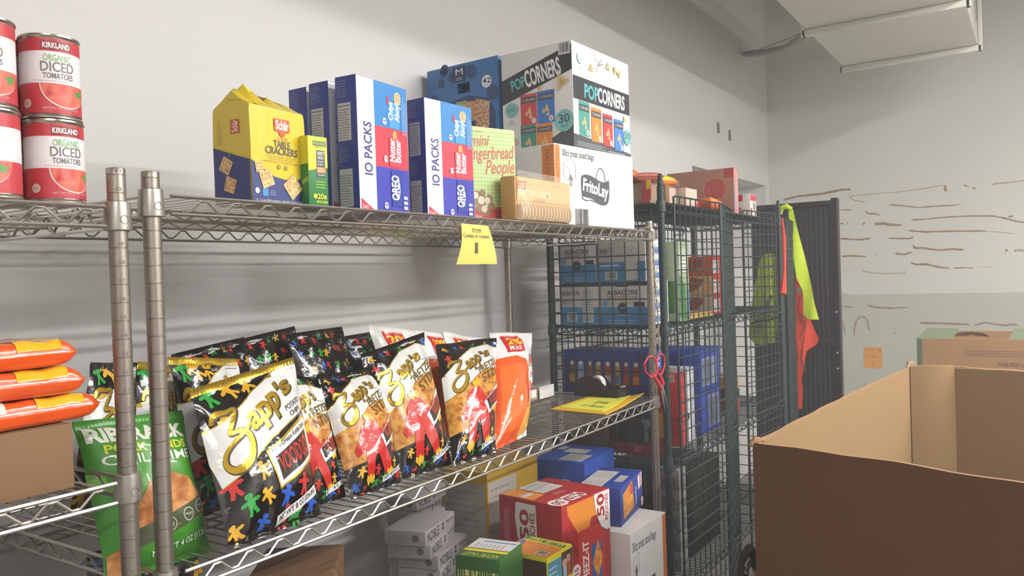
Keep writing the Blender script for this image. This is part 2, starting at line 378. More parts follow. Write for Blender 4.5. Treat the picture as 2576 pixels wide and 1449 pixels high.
# ------------------------------------------------------------------ wire shelving
def wire_shelf(par, x0, x1, y0, y1, z, M=CHROME, pitch=.0254, zig=.0605, drop=.027, collar=True, zz=(1, 1, 1, 1)):
    """one wire deck: rims with zigzag, cross wires, collars; z = top of deck"""
    r = .0031; b = MB()
    fx0, fx1, fy0, fy1 = x0+.024, x1-.024, y0-.012, y1+.012
    def side(a, c):
        a = Vector(a); c = Vector(c); b.tube([a, c], r, M); dn = Vector((0, 0, -drop)); b.tube([a+dn, c+dn], r, M)
        L = (c-a).length; n = max(2, int((L-.05)/(zig/2))); pts = []
        for i in range(n+1):
            p = a+(c-a)*((.025+(L-.05)*i/n)/L); hi = i % 2
            q = (c-a).normalized()*.006; zz_ = Vector((0, 0, -.0052 if hi else -drop+.0052)); pts += [p-q+zz_, p+q+zz_]
        b.tube(pts, .0021, M, n=5)
    side((fx0, fy0, z-r), (fx1, fy0, z-r)); side((fx0, fy1, z-r), (fx1, fy1, z-r))
    side((x0-.012 if not collar else x0, y0+.024, z-r), (x0, y1-.024, z-r)); side((x1, y0+.024, z-r), (x1, y1-.024, z-r))
    f = b.build('shelf_frame', par)
    b = MB(); n = int((fx1-fx0)/pitch)
    for i in range(1, n): x = fx0+(fx1-fx0)*i/n; b.tube([(x, fy0, z-.0017), (x, fy1, z-.0017)], .0017, M, n=5, cap=False)
    for k in (1, 2): yy = y0+(y1-y0)*k/3; b.tube([(x0, yy, z-.0055), (x1, yy, z-.0055)], .0026, M, n=5); b.tube([(x0, yy, z-.02), (x1, yy, z-.02)], .0022, M, n=5)
    for k in (1, 2):
        yy = y0+(y1-y0)*k/3; m_ = int((x1-x0)/zig); b.tube([(x0+(x1-x0)*i/m_/2, yy, z-(.007 if i % 2 else .0195)) for i in range(2*m_+1)], .0017, M, n=4)
    b.build('deck_wires', f)
    if collar:
        for cx in (x0, x1):
            for cy in (y0, y1):
                b = MB(); b.lathe([(.0150, -.035), (.0185, -.034), (.0187, -.030), (.0172, .000), (.0166, .005), (.0135, .0065)], mat('collar', '#aaa59c', .35, .8) if M is CHROME else M, (cx, cy, z), n=20)
                sy = -1 if cy == y0 else 1
                if M is CHROME: b.tube([(cx+.006*cos(a/6*pi), cy+sy*.0183, z-.020+.006*sin(a/6*pi)) for a in range(12)], .0004, MATS['collar'], n=4, closed=True)
                c = b.build('corner_collar', f)
    return f
def post(par, x, y, z1, M=POSTM, z0=.0, r=.0127, marks=False, step=.0254, name='post'):
    b = MB(); prof = [(r*.6, z0), (r, z0+.002)]; zc = []
    k = int(z0/step)+1
    while k*step < z1-.006:
        z = k*step
        if z > z0+.01: prof += [(r, z-.0009), (r*.93, z-.0004), (r*.93, z+.0004), (r, z+.0009)]; zc.append(k)
        k += 1
    prof += [(r, z1-.001), (r*.95, z1), (r*.2, z1+.0006)]
    b.lathe(prof, M, (x, y, 0), n=20)
    if marks:
        for k in zc:
            if k < 38: continue
            a0 = atan2(-y, -x)+.18; W = .012
            def fn(u, v, k=k): a = a0+(u-.5)*W/r; return Vector((x+r*cos(a), y+r*sin(a), k*step+.003+v*.005)), Vector((cos(a), sin(a), 0))
            b.wrap(fn, W, .005, [('t', '#6f6962', str(k), .2, 0, .9, 1, 0, dict(b=.02))], .003, .0001, .0001)
    return b.build(name, par)
SY0, SY1 = 1.074, 1.640
# near end of the run, mostly outside the frame
ua = thing('wire_shelving_unit', (-.25, 1.36, 0), 'chrome wire shelving unit at far left carrying tomato cans and a brown carton', 'shelving unit', 'chrome shelving units')
AX0, AX1 = -1.151, .639
for x in (AX0, AX1):
    for y in (SY0, SY1): post(ua, x, y, 1.610, marks=(x == AX1 and y == SY0))
ZA1, ZA2 = 1.5575, 1.178
for z in (ZA1, ZA2, .62, .15): wire_shelf(ua, AX0, AX1, SY0, SY1, z)
ub = thing('wire_shelving_unit', (1.586, 1.36, 0), 'long chrome wire shelving unit with cookie boxes on top and chip bags below', 'shelving unit', 'chrome shelving units')
BX0, BX1 = .691, 2.481
for x in (BX0, BX1):
    for y in (SY0, SY1): post(ub, x, y, 1.610, marks=False)
ZB1, ZB2, ZB3, ZB4 = 1.579, 1.024, .38, .12
for z in (ZB1, ZB2, ZB3, ZB4): wire_shelf(ub, BX0, BX1, SY0, SY1, z)
# ------------------------------------------------------------------ green cage
def mesh_panel(b, P, Q, z0, z1, M=GREEN, pitch=.0508, r=.0024, off=0, vp=None):
    P = Vector((P[0], P[1], 0)); Q = Vector((Q[0], Q[1], 0)); L = (Q-P).length; n = max(1, round(L/(vp or pitch))); nn = (Q-P).normalized().cross(Vector((0, 0, 1)))
    for i in range(n+1):
        p = P.lerp(Q, i/n); rr = r*1.5 if i in (0, n) else r; b.tube([(p.x, p.y, z0), (p.x, p.y, z1)], rr, M, n=5)
    m = round((z1-z0)/pitch)
    for j in range(m+1):
        z = z0+(z1-z0)*j/m; q = nn*(r*1.6); rr = r*1.5 if j in (0, m) else r; b.tube([(P.x+q.x, P.y+q.y, z), (Q.x+q.x, Q.y+q.y, z)], rr, M, n=5)
ug = thing('security_cage', (3.34, 1.30, 0), 'dark green wire security cage on posts with mesh sides and open doors', 'cage')
GX0, GX1, GY0, GY1 = 2.590, 4.09, 1.075, 1.520
for x in (GX0, GX1):
    for y in (GY0, GY1):
        p = post(ug, x, y, 1.735, GREEN)
        if x == GX0 or y == GY0:
            b = MB(); b.lathe([(.006, 1.734), (.011, 1.737), (.011, 1.755), (.008, 1.757), (.008, 1.775), (.004, 1.778)], GREEN, (x, y, 0), n=14); b.build('finial', p)
GZ = (1.68, 1.252, .79, .33)
for z in GZ: wire_shelf(ug, GX0, GX1, GY0, GY1, z, GREEN, pitch=.0254, zig=.06, drop=.03)
b = MB(); mesh_panel(b, (GX0-.012, GY0+.03), (GX0-.012, GY1+.006), .12, 1.655); b.build('side_panel', ug)
b = MB(); mesh_panel(b, (GX1+.012, GY0+.03), (GX1+.012, GY1+.006), .12, 1.655); b.build('side_panel', ug)
b = MB(); mesh_panel(b, (GX0+.05, GY1+.02), (GX1-.05, GY1+.02), .12, 1.655); b.build('back_panel', ug)
def door(P, Q, z1=1.70, z0=.12, vp=None):
    b = MB(); mesh_panel(b, P, Q, z0, z1, vp=vp); b.tube([(P[0], P[1], z0), (P[0], P[1], z1)], .0045, GREEN); b.tube([(Q[0], Q[1], z0), (Q[0], Q[1], z1)], .0045, GREEN)
    return b.build('door_leaf', ug)
def hook(d, x, y, z, a):
    b = MB(); c, s = cos(a), sin(a); pts = [(x+c*t_-s*u_, y+s*t_+c*u_, z+h_) for t_, u_, h_ in ((0, 0, .012), (.07, 0, .012), (.08, 0, .006), (.08, 0, -.006), (.07, 0, -.012), (0, 0, -.012))]
    b.tube(pts, .0028, GREEN, n=6); b.build('hinge_loop', d)
d1 = door((2.635, 1.046), (3.085, 1.035))
hook(d1, 2.60, 1.035, 1.578, -.05); hook(d1, 2.60, 1.035, .93, -.05)
d2 = door((3.095, 1.034), (3.50, 1.122), vp=.018)
d3 = door((3.525, 1.080), (3.92, 1.046)); hook(d3, 3.52, 1.04, 1.60, 0); hook(d3, 3.86, 1.03, 1.16, 0)
d4 = door((4.125, 1.050), (4.545, 1.120), 1.69, vp=.018)
# solid kick strips that stiffen the folded leaf
b = MB(); b.tube([(4.11, 1.072, .12), (4.11, 1.072, 1.68)], .012, GREEN, n=10); b.build('hinge_post', ug)
# ------------------------------------------------------------------ tall black slatted rack at the end wall
t = thing('slatted_rack', (4.84, 1.13, 0), 'tall black rack of narrow vertical slats standing beyond the green cage', 'rack')
b = MB(); y0, y1, zt = .935, 1.42, 1.815
b.box((4.80, y0, .03), (4.86, y0+.035, zt+.012), BLACKP, .003); b.box((4.80, y1-.035, .03), (4.86, y1, zt), BLACKP, .003)
b.box((4.80, y0+.035, zt-.03), (4.86, y1-.035, zt), BLACKP, .003); b.box((4.80, y0+.035, .03), (4.86, y1-.035, .08), BLACKP, .003); b.box((4.803, y0+.035, .98), (4.857, y1-.035, 1.03), BLACKP, .003)
b.build('frame', t)
b = MB(); n = 15
for i in range(n):
    ya = y0+.040+(y1-y0-.078)*i/n; b.box((4.812, ya, .08), (4.845, ya+.0225, zt-.03), BLACKP, .002)
b.build('slat', t).name = 'slats'
for z in (1.18, .95, .86):
    b = MB(); b.lathe([(.006, 0), (.006, .006), (.003, .008)], CHROME, (0, 0, 0), n=10); b.v = [(4.798-v[2], y0+.018+v[0], z+v[1]) for v in b.v]; b.build('bolt', t)
for y in (y0+.02, y1-.02):
    b = MB(); b.box((4.78, y-.02, 0), (4.88, y+.02, .03), BLACKP, .004); b.build('foot', t)
# orange paper label on the wall
b = MB(); n0 = un(2173, 873, 0, XR-.002); n1 = un(2220, 927, 0, XR-.002)
b.box((XR-.002, n1.y, n1.z), (XR-.0004, n0.y, n0.z), '#e2a055')
b.face((XR-.002, n0.y, n1.z), (0, n1.y-n0.y, 0), (0, 0, n0.z-n1.z), [('l', '#a87438', .1, .82, .7, .92, 2), ('l', '#b5803f', .12, .6, .9, .68, 1), ('l', '#8f6434', .15, .48, .85, .58, 1), ('l', '#b5803f', .3, .33, .7, .4, 1), ('t', '#7a5a35', '!', .48, .06, .54, .24), ('c', '#8c6a3c', .84, .84, .07), ('c', '#e2a055', .84, .84, .045)], .0003)
b.build('paper_notice', label='small orange printed paper taped low on the end wall', cat='notice')
# ------------------------------------------------------------------ cartons
def carton(name, label, cat, loc, yaw, w, d, h, m, R=(), L=(), T=(), group=None, bev=.0012, B=(), seam=True, tilt=None):
    b = MB(); b.box((0, 0, 0), (w, d, h), m, bev)
    if seam and T is not None:
        b.face((0, 0, h), (w, 0, 0), (0, d, 0), [('r', '#6d6a66', .01, .497, .99, .503)]+list(T))
    elif T: b.face((0, 0, h), (w, 0, 0), (0, d, 0), T)
    if R: b.face((0, 0, 0), (w, 0, 0), (0, 0, h), R)
    if L: b.face((0, d, 0), (0, -d, 0), (0, 0, h), L)
    if B: b.face((w, 0, 0), (0, d, 0), (0, 0, h), B)
    ob = b.build(name, label=label, cat=cat, group=group, o=(0, 0, 0)); ob.location = loc; ob.rotation_euler.z = radians(yaw)
    if tilt: ob.rotation_euler.x, ob.rotation_euler.y = tilt
    return ob
BOLD = dict(b=.018); BOLD2 = dict(b=.03)
ZT = ZB1+.0005
# variety cookie boxes
CB = '#35438f'
def cookie_ops():
    R = [('r', '#dcdbe3', .004, .004, .33, .996), ('r', '#2f83c6', .33, .655, .996, .996), ('r', '#c93a4c', .33, .345, .996, .655), ('r', '#3b3fae', .33, .004, .996, .345),
         ('t', '#3d4080', 'IO PACKS', .115, .27, .26, .665, 90, BOLD), ('p', '#cf3c50', [(.03, .01), (.27, .01), (.03, .09)]), ('t', '#f0e8ea', 'Snack', .05, .015, .16, .05, 0),
         ('c', '#d8b487', .80, .90, .045, .052), ('c', '#a97d4d', .78, .905, .008), ('c', '#a97d4d', .82, .89, .008), ('c', '#a97d4d', .80, .93, .008),
         ('p', '#4a9bd6', [(.62, .66), (.83, .66), (.83, .86), (.62, .86)]), ('t', '#f4f4f8', 'Chips', .60, .72, .72, .86, 90, BOLD2), ('t', '#f4f4f8', 'Ahoy!', .73, .72, .86, .86, 90, BOLD2), ('r', '#d5334a', .58, .84, .62, .90),
         ('c', '#f2f2f6', .52, .70, .026), ('t', '#2b5fae', '4', .48, .685, .56, .715, 90),
         ('c', '#dcae6b', .72, .60, .03, .042), ('c', '#c6934c', .735, .60, .02, .03), ('p', '#d34a5a', [(.6, .36), (.82, .36), (.82, .58), (.6, .58)]), ('t', '#f6ecee', 'Nutter', .60, .40, .71, .575, 90, BOLD2), ('t', '#f6ecee', 'Butter', .72, .40, .83, .575, 90, BOLD2),
         ('c', '#f2f2f6', .52, .41, .026), ('t', '#b8374d', '2', .48, .395, .56, .425, 90),
         ('r', '#2c3c9a', .62, .05, .85, .33), ('c', '#cdd5ee', .74, .19, .035, .075), ('c', '#26358f', .74, .19, .025, .06), ('t', '#f3f5fb', 'OREO', .62, .10, .77, .29, 90, BOLD2),
         ('c', '#f2f2f6', .50, .05, .026), ('t', '#3b3fae', '4', .46, .035, .54, .065, 90),
         ('r', '#cfd0e6', .86, .03, .94, .055), ('r', '#cfd0e6', .86, .07, .94, .095), ('r', '#cfd0e6', .86, .11, .94, .135),
         ('lv', '#a9c4e4', .86, .62, .97, .95, 4)]
    L = [('r', '#c9c6c4', .10, .52, .72, .80), ('l', '#5b5a66', .13, .53, .69, .76, 12), ('l', '#4a4957', .13, .765, .69, .79, 1), ('r', '#c9c6c4', .10, .03, .72, .31), ('l', '#5b5a66', .13, .04, .69, .27, 12),
         ('l', '#8d90bd', .1, .84, .6, .97, 7), ('l', '#8d90bd', .1, .36, .6, .47, 6)]
    return R, L
CR, CL_ = cookie_ops()
for i, (x, y, yaw, lab) in enumerate(((1.1384, 1.090, 4.5, 'tall blue cookie variety box, front one of three, beside the small green granola box'),
                                 (1.3784, 1.118, -3.5, 'blue cookie variety box of 10 packs set apart, beside the green gingerbread box'),
                                 (1.1400, 1.167, 2, 'tall blue cookie variety box in the middle of three standing back to back'),
                                 (1.1475, 1.237, 0, 'blue cookie variety box rearmost of three, behind the yellow cracker pack'))):
    carton('cookie_box', lab, 'box', (x, y, ZT), yaw, .163, .052, .262, '#35438f', CR, CL_, (), 'cookie variety boxes')
# small green and yellow granola box
carton('granola_box', 'small narrow yellow and green granola bar box beside the yellow cracker pack', 'box', (1.0098, 1.09, ZT), -5, .044, .12, .128, '#2f7f3f',
       [('r', '#f0e32c', .01, .56, .99, .99), ('p', '#f0e32c', [(.01, .50), (.99, .58), (.99, .6), (.01, .56)]), ('r', '#2d6a3c', .25, .86, .95, .93), ('t', '#e6dc78', 'NATURE VALLEY', .28, .875, .92, .915, 0),
        ('t', '#3c5c2c', 'CRUNCHY', .35, .83, .85, .855, 0), ('r', '#49505a', .42, .42, .86, .80), ('t', '#e9e5d8', 'VARIETY', .45, .73, .84, .78, 0, BOLD), ('t', '#e9e5d8', 'PACK', .5, .675, .78, .715, 0, BOLD), ('l', '#cfc9a8', .48, .58, .8, .66, 2),
        ('r', '#dd8a3e', .42, .48, .86, .56), ('l', '#e8d9c0', .48, .49, .8, .55, 2), ('l', '#d7c9c0', .48, .43, .8, .47, 1), ('l', '#b5cf3e', .35, .25, .95, .37, 3), ('t', '#e6e12f', '20s', .42, .11, .86, .18, 0, BOLD2), ('c', '#e6e12f', .30, .145, .035), ('t', '#dfe02f', 'WHOLE GRAIN', .34, .05, .9, .085, 0, BOLD)],
       [('r', '#d9d32f', .0, .6, 1, .99), ('p', '#8fb63a', [(.0, .1), (1, .35), (1, .42), (.0, .18)])])
# green gingerbread box
def hound():
    o = []
    for i in range(22):
        for j in range(27):
            if (i+j) % 2 == 0: o.append((i, j))
    vs = []; fs = []
    return o
GB = [('r', '#bcd08f', .004, .16, .996, .996)]
for i in range(17):
    for j in range(20):
        u = .01+i*.0576; v = .17+j*.0405; GB.append(('p', '#9fc06e', [(u, v), (u+.03, v), (u+.045, v+.01), (u+.03, v+.02), (u+.03, v+.028), (u+.008, v+.02), (u, v+.02)]))
GB += [('r', '#b7463c', .004, .004, .996, .16), ('r', '#e9d27a', .004, .157, .996, .163), ('l', '#e2b66c', .02, .135, .98, .147, 1),
       ('t', '#b06a4a', "TRADER JOE'S", .02, .93, .42, .955, 0), ('t', '#b5563e', 'mini', .20, .80, .54, .905, 0, dict(sh=.35, b=.015, ang=4)), ('t', '#b5563e', 'Gingerbread', .085, .62, .985, .80, 0, dict(sh=.3, b=.012, ang=5)),
       ('t', '#b5563e', 'People', .45, .47, .98, .66, 0, dict(sh=.35, b=.012, ang=3)), ('l', '#cf8f5c', .56, .30, .86, .39, 3)]
for dx, dy, r in ((.0, 0, .055), (-.10, .06, .05), (-.13, -.01, .045), (.12, .02, .05), (.16, -.05, .04), (-.05, -.08, .045), (.06, -.11, .05), (.0, .08, .04)): GB.append(('c', '#8d7355', .38+dx, .22+dy, r))
for dx, dy, r in ((-.01, .0, .045), (-.11, .05, .038), (.10, .0, .038), (.04, -.09, .038)): GB.append(('c', '#d9cdb2', .37+dx, .225+dy, r))
GB += [('t', '#eee2d0', 'NET WT 16 OZ (1 LB) 454g', .02, .035, .36, .065, 0, BOLD)]
carton('gingerbread_box', 'light green checked box of mini gingerbread cookies with a red foot', 'box', (1.5665, 1.168, ZT), -19, .174, .055, .235, '#a9c07a', GB, [('l', '#7c8c54', .1, .2, .9, .9, 14)])
# white snack case and the white popcorn box on it
FR = [('r', '#e08a45', .003, .02, .062, .985), ('t', '#b3552c', 'HALLOWEEN', .013, .40, .05, .93, -90), ('t', '#45464a', '30ct treat sized bags', .09, .84, .47, .945, 0, dict(b=.012)), ('bc', '#4a4a4c', .23, .04, .37, .23), ('r', '#4a4a4c', .222, .04, .228, .235), ('r', '#4a4a4c', .222, .03, .38, .04), ('r', '#4a4a4c', .372, .04, .378, .235),
      ('p', '#77787a', [(.165, .50), (.195, .50), (.195, .58), (.21, .58), (.18, .65), (.15, .58), (.165, .58)]),
      ('p', '#55575b', [(.31, .36), (.35, .335), (.41, .345), (.47, .33), (.54, .30), (.60, .30), (.635, .33), (.655, .40), (.66, .50), (.66, .60), (.655, .64), (.62, .61), (.58, .60), (.53, .61), (.47, .645), (.41, .67), (.35, .67), (.31, .65), (.30, .60), (.30, .50)]),
      ('t', '#f1f0ee', 'FritoLay', .325, .385, .64, .585, 0, dict(b=.03, ang=-7)), ('p', '#e4e2e0', [(.315, .39), (.36, .38), (.42, .37), (.47, .345), (.42, .355), (.36, .35), (.325, .36)])]
for k in range(14):
    a = pi*k/14; a2 = pi*(k+1)/14; cx, cy, rx, ry = .55, .60, .055, .17
    FR.append(('p', '#55575b', [(cx+rx*cos(a), cy+ry*sin(a)), (cx+(rx+.006)*cos(a), cy+(ry+.012)*sin(a)), (cx+(rx+.006)*cos(a2), cy+(ry+.012)*sin(a2)), (cx+rx*cos(a2), cy+ry*sin(a2))]))
def line(m, u0, v0, u1, v1, t=.003):
    dx, dy = u1-u0, v1-v0; L = hypot(dx, dy) or 1; nx, ny = -dy/L*t, dx/L*t
    return ('p', m, [(u0-nx, v0-ny), (u1-nx, v1-ny), (u1+nx, v1+ny), (u0+nx, v0+ny)])
for a in ((.10, .62, .10, .78), (.10, .78, .17, .86), (.17, .86, .24, .78), (.24, .78, .24, .60), (.10, .62, .17, .54), (.17, .54, .24, .60), (.10, .78, .17, .70), (.17, .70, .24, .78), (.17, .70, .17, .54), (.12, .52, .17, .45), (.17, .45, .24, .50), (.12, .49, .17, .42), (.17, .42, .24, .47)): FR.append(line('#b9b8b8', *a, .0022))
FL_ = [('r', '#e08a45', .80, .02, .997, .985), ('t', '#b3552c', 'HALLOWEEN', .85, .40, .93, .93, -90), ('l', '#c4c1be', .2, .6, .6, .7, 2)]
frito = carton('snack_case', 'large white snack case with orange corner stripes on the top shelf, under the popcorn box', 'box', (1.973, 1.135, ZT), -5.9, .432, .22, .236, WHITEB, FR, FL_, None, 'white snack cases')
def chipbag(c, u, v, s, W, H, n='8', top=True, sk=0., lab='CORNERS'):
    ww = s*H/W*.62; o = [('p', c, [(u-ww*.5+sk, v+s*.5), (u+ww*.5+sk, v+s*.5-.0), (u+ww*.5, v-s*.5), (u-ww*.5, v-s*.5)]), ('r', '#3b3b3e', u-ww*.46+sk*.7, v+s*.22, u+ww*.5+sk*.7, v+s*.40), ('t', '#d8d8d8', lab, u-ww*.4+sk*.7, v+s*.26, u+ww*.44+sk*.7, v+s*.36, 0)]
    for dx, dy, r in ((.05, -.05, .16), (-.14, -.12, .1), (.12, -.22, .12)): o.append(('p', '#dfb980', [(u+ww*(dx-r), v+s*(dy-r*.5)), (u+ww*(dx+r), v+s*(dy-r*.7)), (u+ww*dx, v+s*(dy+r))]))
    o += [('c', '#ecebe8', u+ww*.3, v-s*.38, s*.085), ('t', '#333', n, u+ww*.3-s*H/W*.035, v-s*.43, u+ww*.3+s*H/W*.035, v-s*.33, 0)] if False else [('c', '#ecebe8', u+ww*.3, v-s*.38, s*.085), ('t', '#333333', n, u+ww*.3-s*H/W*.035, v-s*.43, u+ww*.3+s*H/W*.035, v-s*.33, 0)]
    return o
PW, PH, PD = .374, .317, .256
def tri(u, v, s, W, H, a=0):
    k = H/W; ps = [(u+s*k*cos(radians(a+t_)), v+s*sin(radians(a+t_))) for t_ in (90, 215, 325)]; qs = [(u+s*.45*k*cos(radians(a+t_)), v+s*.45*sin(radians(a+t_))) for t_ in (90, 215, 325)]
    return [('p', '#dcc28d', ps), ('p', '#c9a468', qs)]
PR = [('r', '#35373a', .004, .46, .996, .68), ('t', '#5fb4b8', 'POP', .19, .50, .42, .63, 0, dict(b=.03)), ('t', '#f0f0ee', 'CORNERS', .42, .50, .90, .64, 0, dict(b=.03)), ('p', '#6aa84f', [(.33, .63), (.35, .67), (.34, .64)]),
      ('p', '#55575b', [(.0, .0), (1, .0), (1, .055), (.5, .10), (0, .13)]), ('l', '#b9b9b9', .05, .02, .55, .07, 3), ('l', '#c9c9c9', .58, .02, .96, .045, 1)]
PR += chipbag('#4f9d94', .17, .29, .33, PW, PH, '8', sk=-.0)+chipbag('#dd8a3c', .37, .26, .33, PW, PH, '8')+chipbag('#cf4848', .57, .24, .32, PW, PH, '8')+chipbag('#4a86cf', .77, .22, .32, PW, PH, '8')
PR += [('c', '#87c2c0', .93, .22, .085), ('t', '#4f7f7f', '30', .87, .20, .985, .27, 0, BOLD), ('t', '#4f7f7f', 'BAGS', .88, .165, .98, .185, 0), ('c', '#bfd9d4', .12, .86, .055), ('l', '#a5a5a5', .10, .74, .14, .78, 2)]
for a in ((.30, .80), (.60, .88), (.73, .88), (.80, .86)): PR += tri(a[0], a[1], .055, PW, PH, a[0]*400)
PR += tri(.88, .40, .05, PW, PH, 20)+[line('#6d6d6d', .35, .97, .42, .86), line('#6d6d6d', .42, .86, .50, .88), line('#6d6d6d', .50, .88, .47, .93), line('#6d6d6d', .47, .93, .38, .78)]
PL = [('p', '#35373a', [(.003, .50), (.997, .73), (.997, .97), (.003, .74)]), ('t', '#5fb4b8', 'POP', .14, .635, .34, .74, 0, dict(b=.03, ang=11)), ('t', '#f0f0ee', 'CORNERS', .34, .67, .84, .83, 0, dict(b=.03, ang=11)),
      ('r', '#d5d4d2', .82, .88, .98, .998), ('bc', '#55555a', .84, .90, .96, .985), ('p', '#55575b', [(.0, .0), (.997, .0), (.997, .22), (.72, .12), (.45, .05), (0, .04)])]
PL += chipbag('#c94a4a', .385, .42, .30, PD, PH, '10')+chipbag('#3f78c8', .63, .42, .31, PD, PH, '8')+chipbag('#43907f', .37, .13, .28, PD, PH, '8')+chipbag('#dd8438', .60, .12, .28, PD, PH, '4')
PL += [('c', '#87c2c0', .88, .26, .105), ('t', '#40615f', '30', .81, .24, .95, .32, 0, BOLD), ('t', '#40615f', 'BAGS', .83, .20, .93, .225, 0), ('c', '#7fbdb4', .14, .44, .07), ('t', '#3c6a68', 'BIG PACK', .08, .42, .2, .46, 0), ('l', '#a5a5a5', .11, .29, .17, .35, 3)]
PL += tri(.13, .13, .08, PD, PH, 20)+tri(.86, .62, .09, PD, PH, 150)+tri(.55, .60, .04, PD, PH, 70)
carton('popcorn_chip_box', 'big white popcorn chip variety box with black bands, highest on the top shelf', 'box', (2.104, 1.14, 1.8195), -1.5, PW, PD, PH, WHITEB, PR, PL, None)
# blue handled nut box
mz = 1.875
MO = []
rg = random.Random(8)
for k in range(26):
    u, v = rg.random()*.94+.03, rg.random()*.94+.03
    if .28 < u < .9 and .0 < v < .52: continue
    MO.append(('c', '#284a78', u, v, .055+rg.random()*.055))
MO += [('p', '#25406e', [(.2, .02), (.95, .02), (.95, .35), (.86, .52), (.6, .60), (.3, .55), (.2, .45)]), ('r', '#1f3458', .38, .78, .56, .97), ('t', '#e6e8ea', 'M', .42, .87, .52, .945, 0), ('l', '#c6cdd5', .42, .80, .52, .84, 2),
       ('c', '#eceded', .845, .72, .075), ('t', '#243b63', '42', .79, .70, .90, .76, 0, BOLD), ('t', '#243b63', 'BAGS', .81, .67, .88, .685, 0),
       ('r', food('nut_green', '#4b7a3c', '#c9b98e', 90), .42, .30, .56, .54), ('r', food('nut_orange', '#a65a34', '#d6a16c', 90), .55, .28, .70, .52), ('p', food('nut_red', '#8e2d2d', '#d8b48c', 90), [(.68, .2), (.86, .16), (.88, .48), (.70, .54)]),
       ('t', '#a9b6cc', 'NUTS & FRUIT SNACKS', .45, .06, .88, .10, 0), ('c', '#dcdcdc', .60, .22, .03), ('c', '#dcdcdc', .78, .17, .03)]
b = MB(); H_, D_, W_ = 2.142-mz, .30, .07
hx0, hx1, hz0, hz1 = .43*D_, .61*D_, .64*H_, .76*H_
b.box((0, 0, 0), (W_, D_, hz0), '#3a70a8', .001); b.box((0, 0, hz1), (W_, D_, H_), '#3a70a8', .001)
b.box((0, 0, hz0), (W_, D_-hx1, hz1), '#3a70a8'); b.box((0, D_-hx0, hz0), (W_, D_, hz1), '#3a70a8'); b.box((.03, D_-hx1, hz0), (.04, D_-hx0, hz1), '#1d2a44')
MO2 = [o for o in MO if not (o[0] == 'c' and abs(o[2]-.52) < .16 and abs(o[3]-.70) < .15)]
b.face((0, D_, 0), (0, -D_, 0), (0, 0, H_), MO2)
ob = b.build('nut_variety_box', label='tall blue spotted box with a hand hole, leaning against the white popcorn box', cat='box', o=(0, 0, 0)); ob.location = (2.116, 1.412, mz); ob.rotation_euler.z = radians(-3)
carton('plain_carton', 'plain white carton carrying the blue spotted nut box, mostly hidden', 'box', (2.02, 1.40, ZT), -3, .26, .25, mz-ZT-.001, WHITEB)
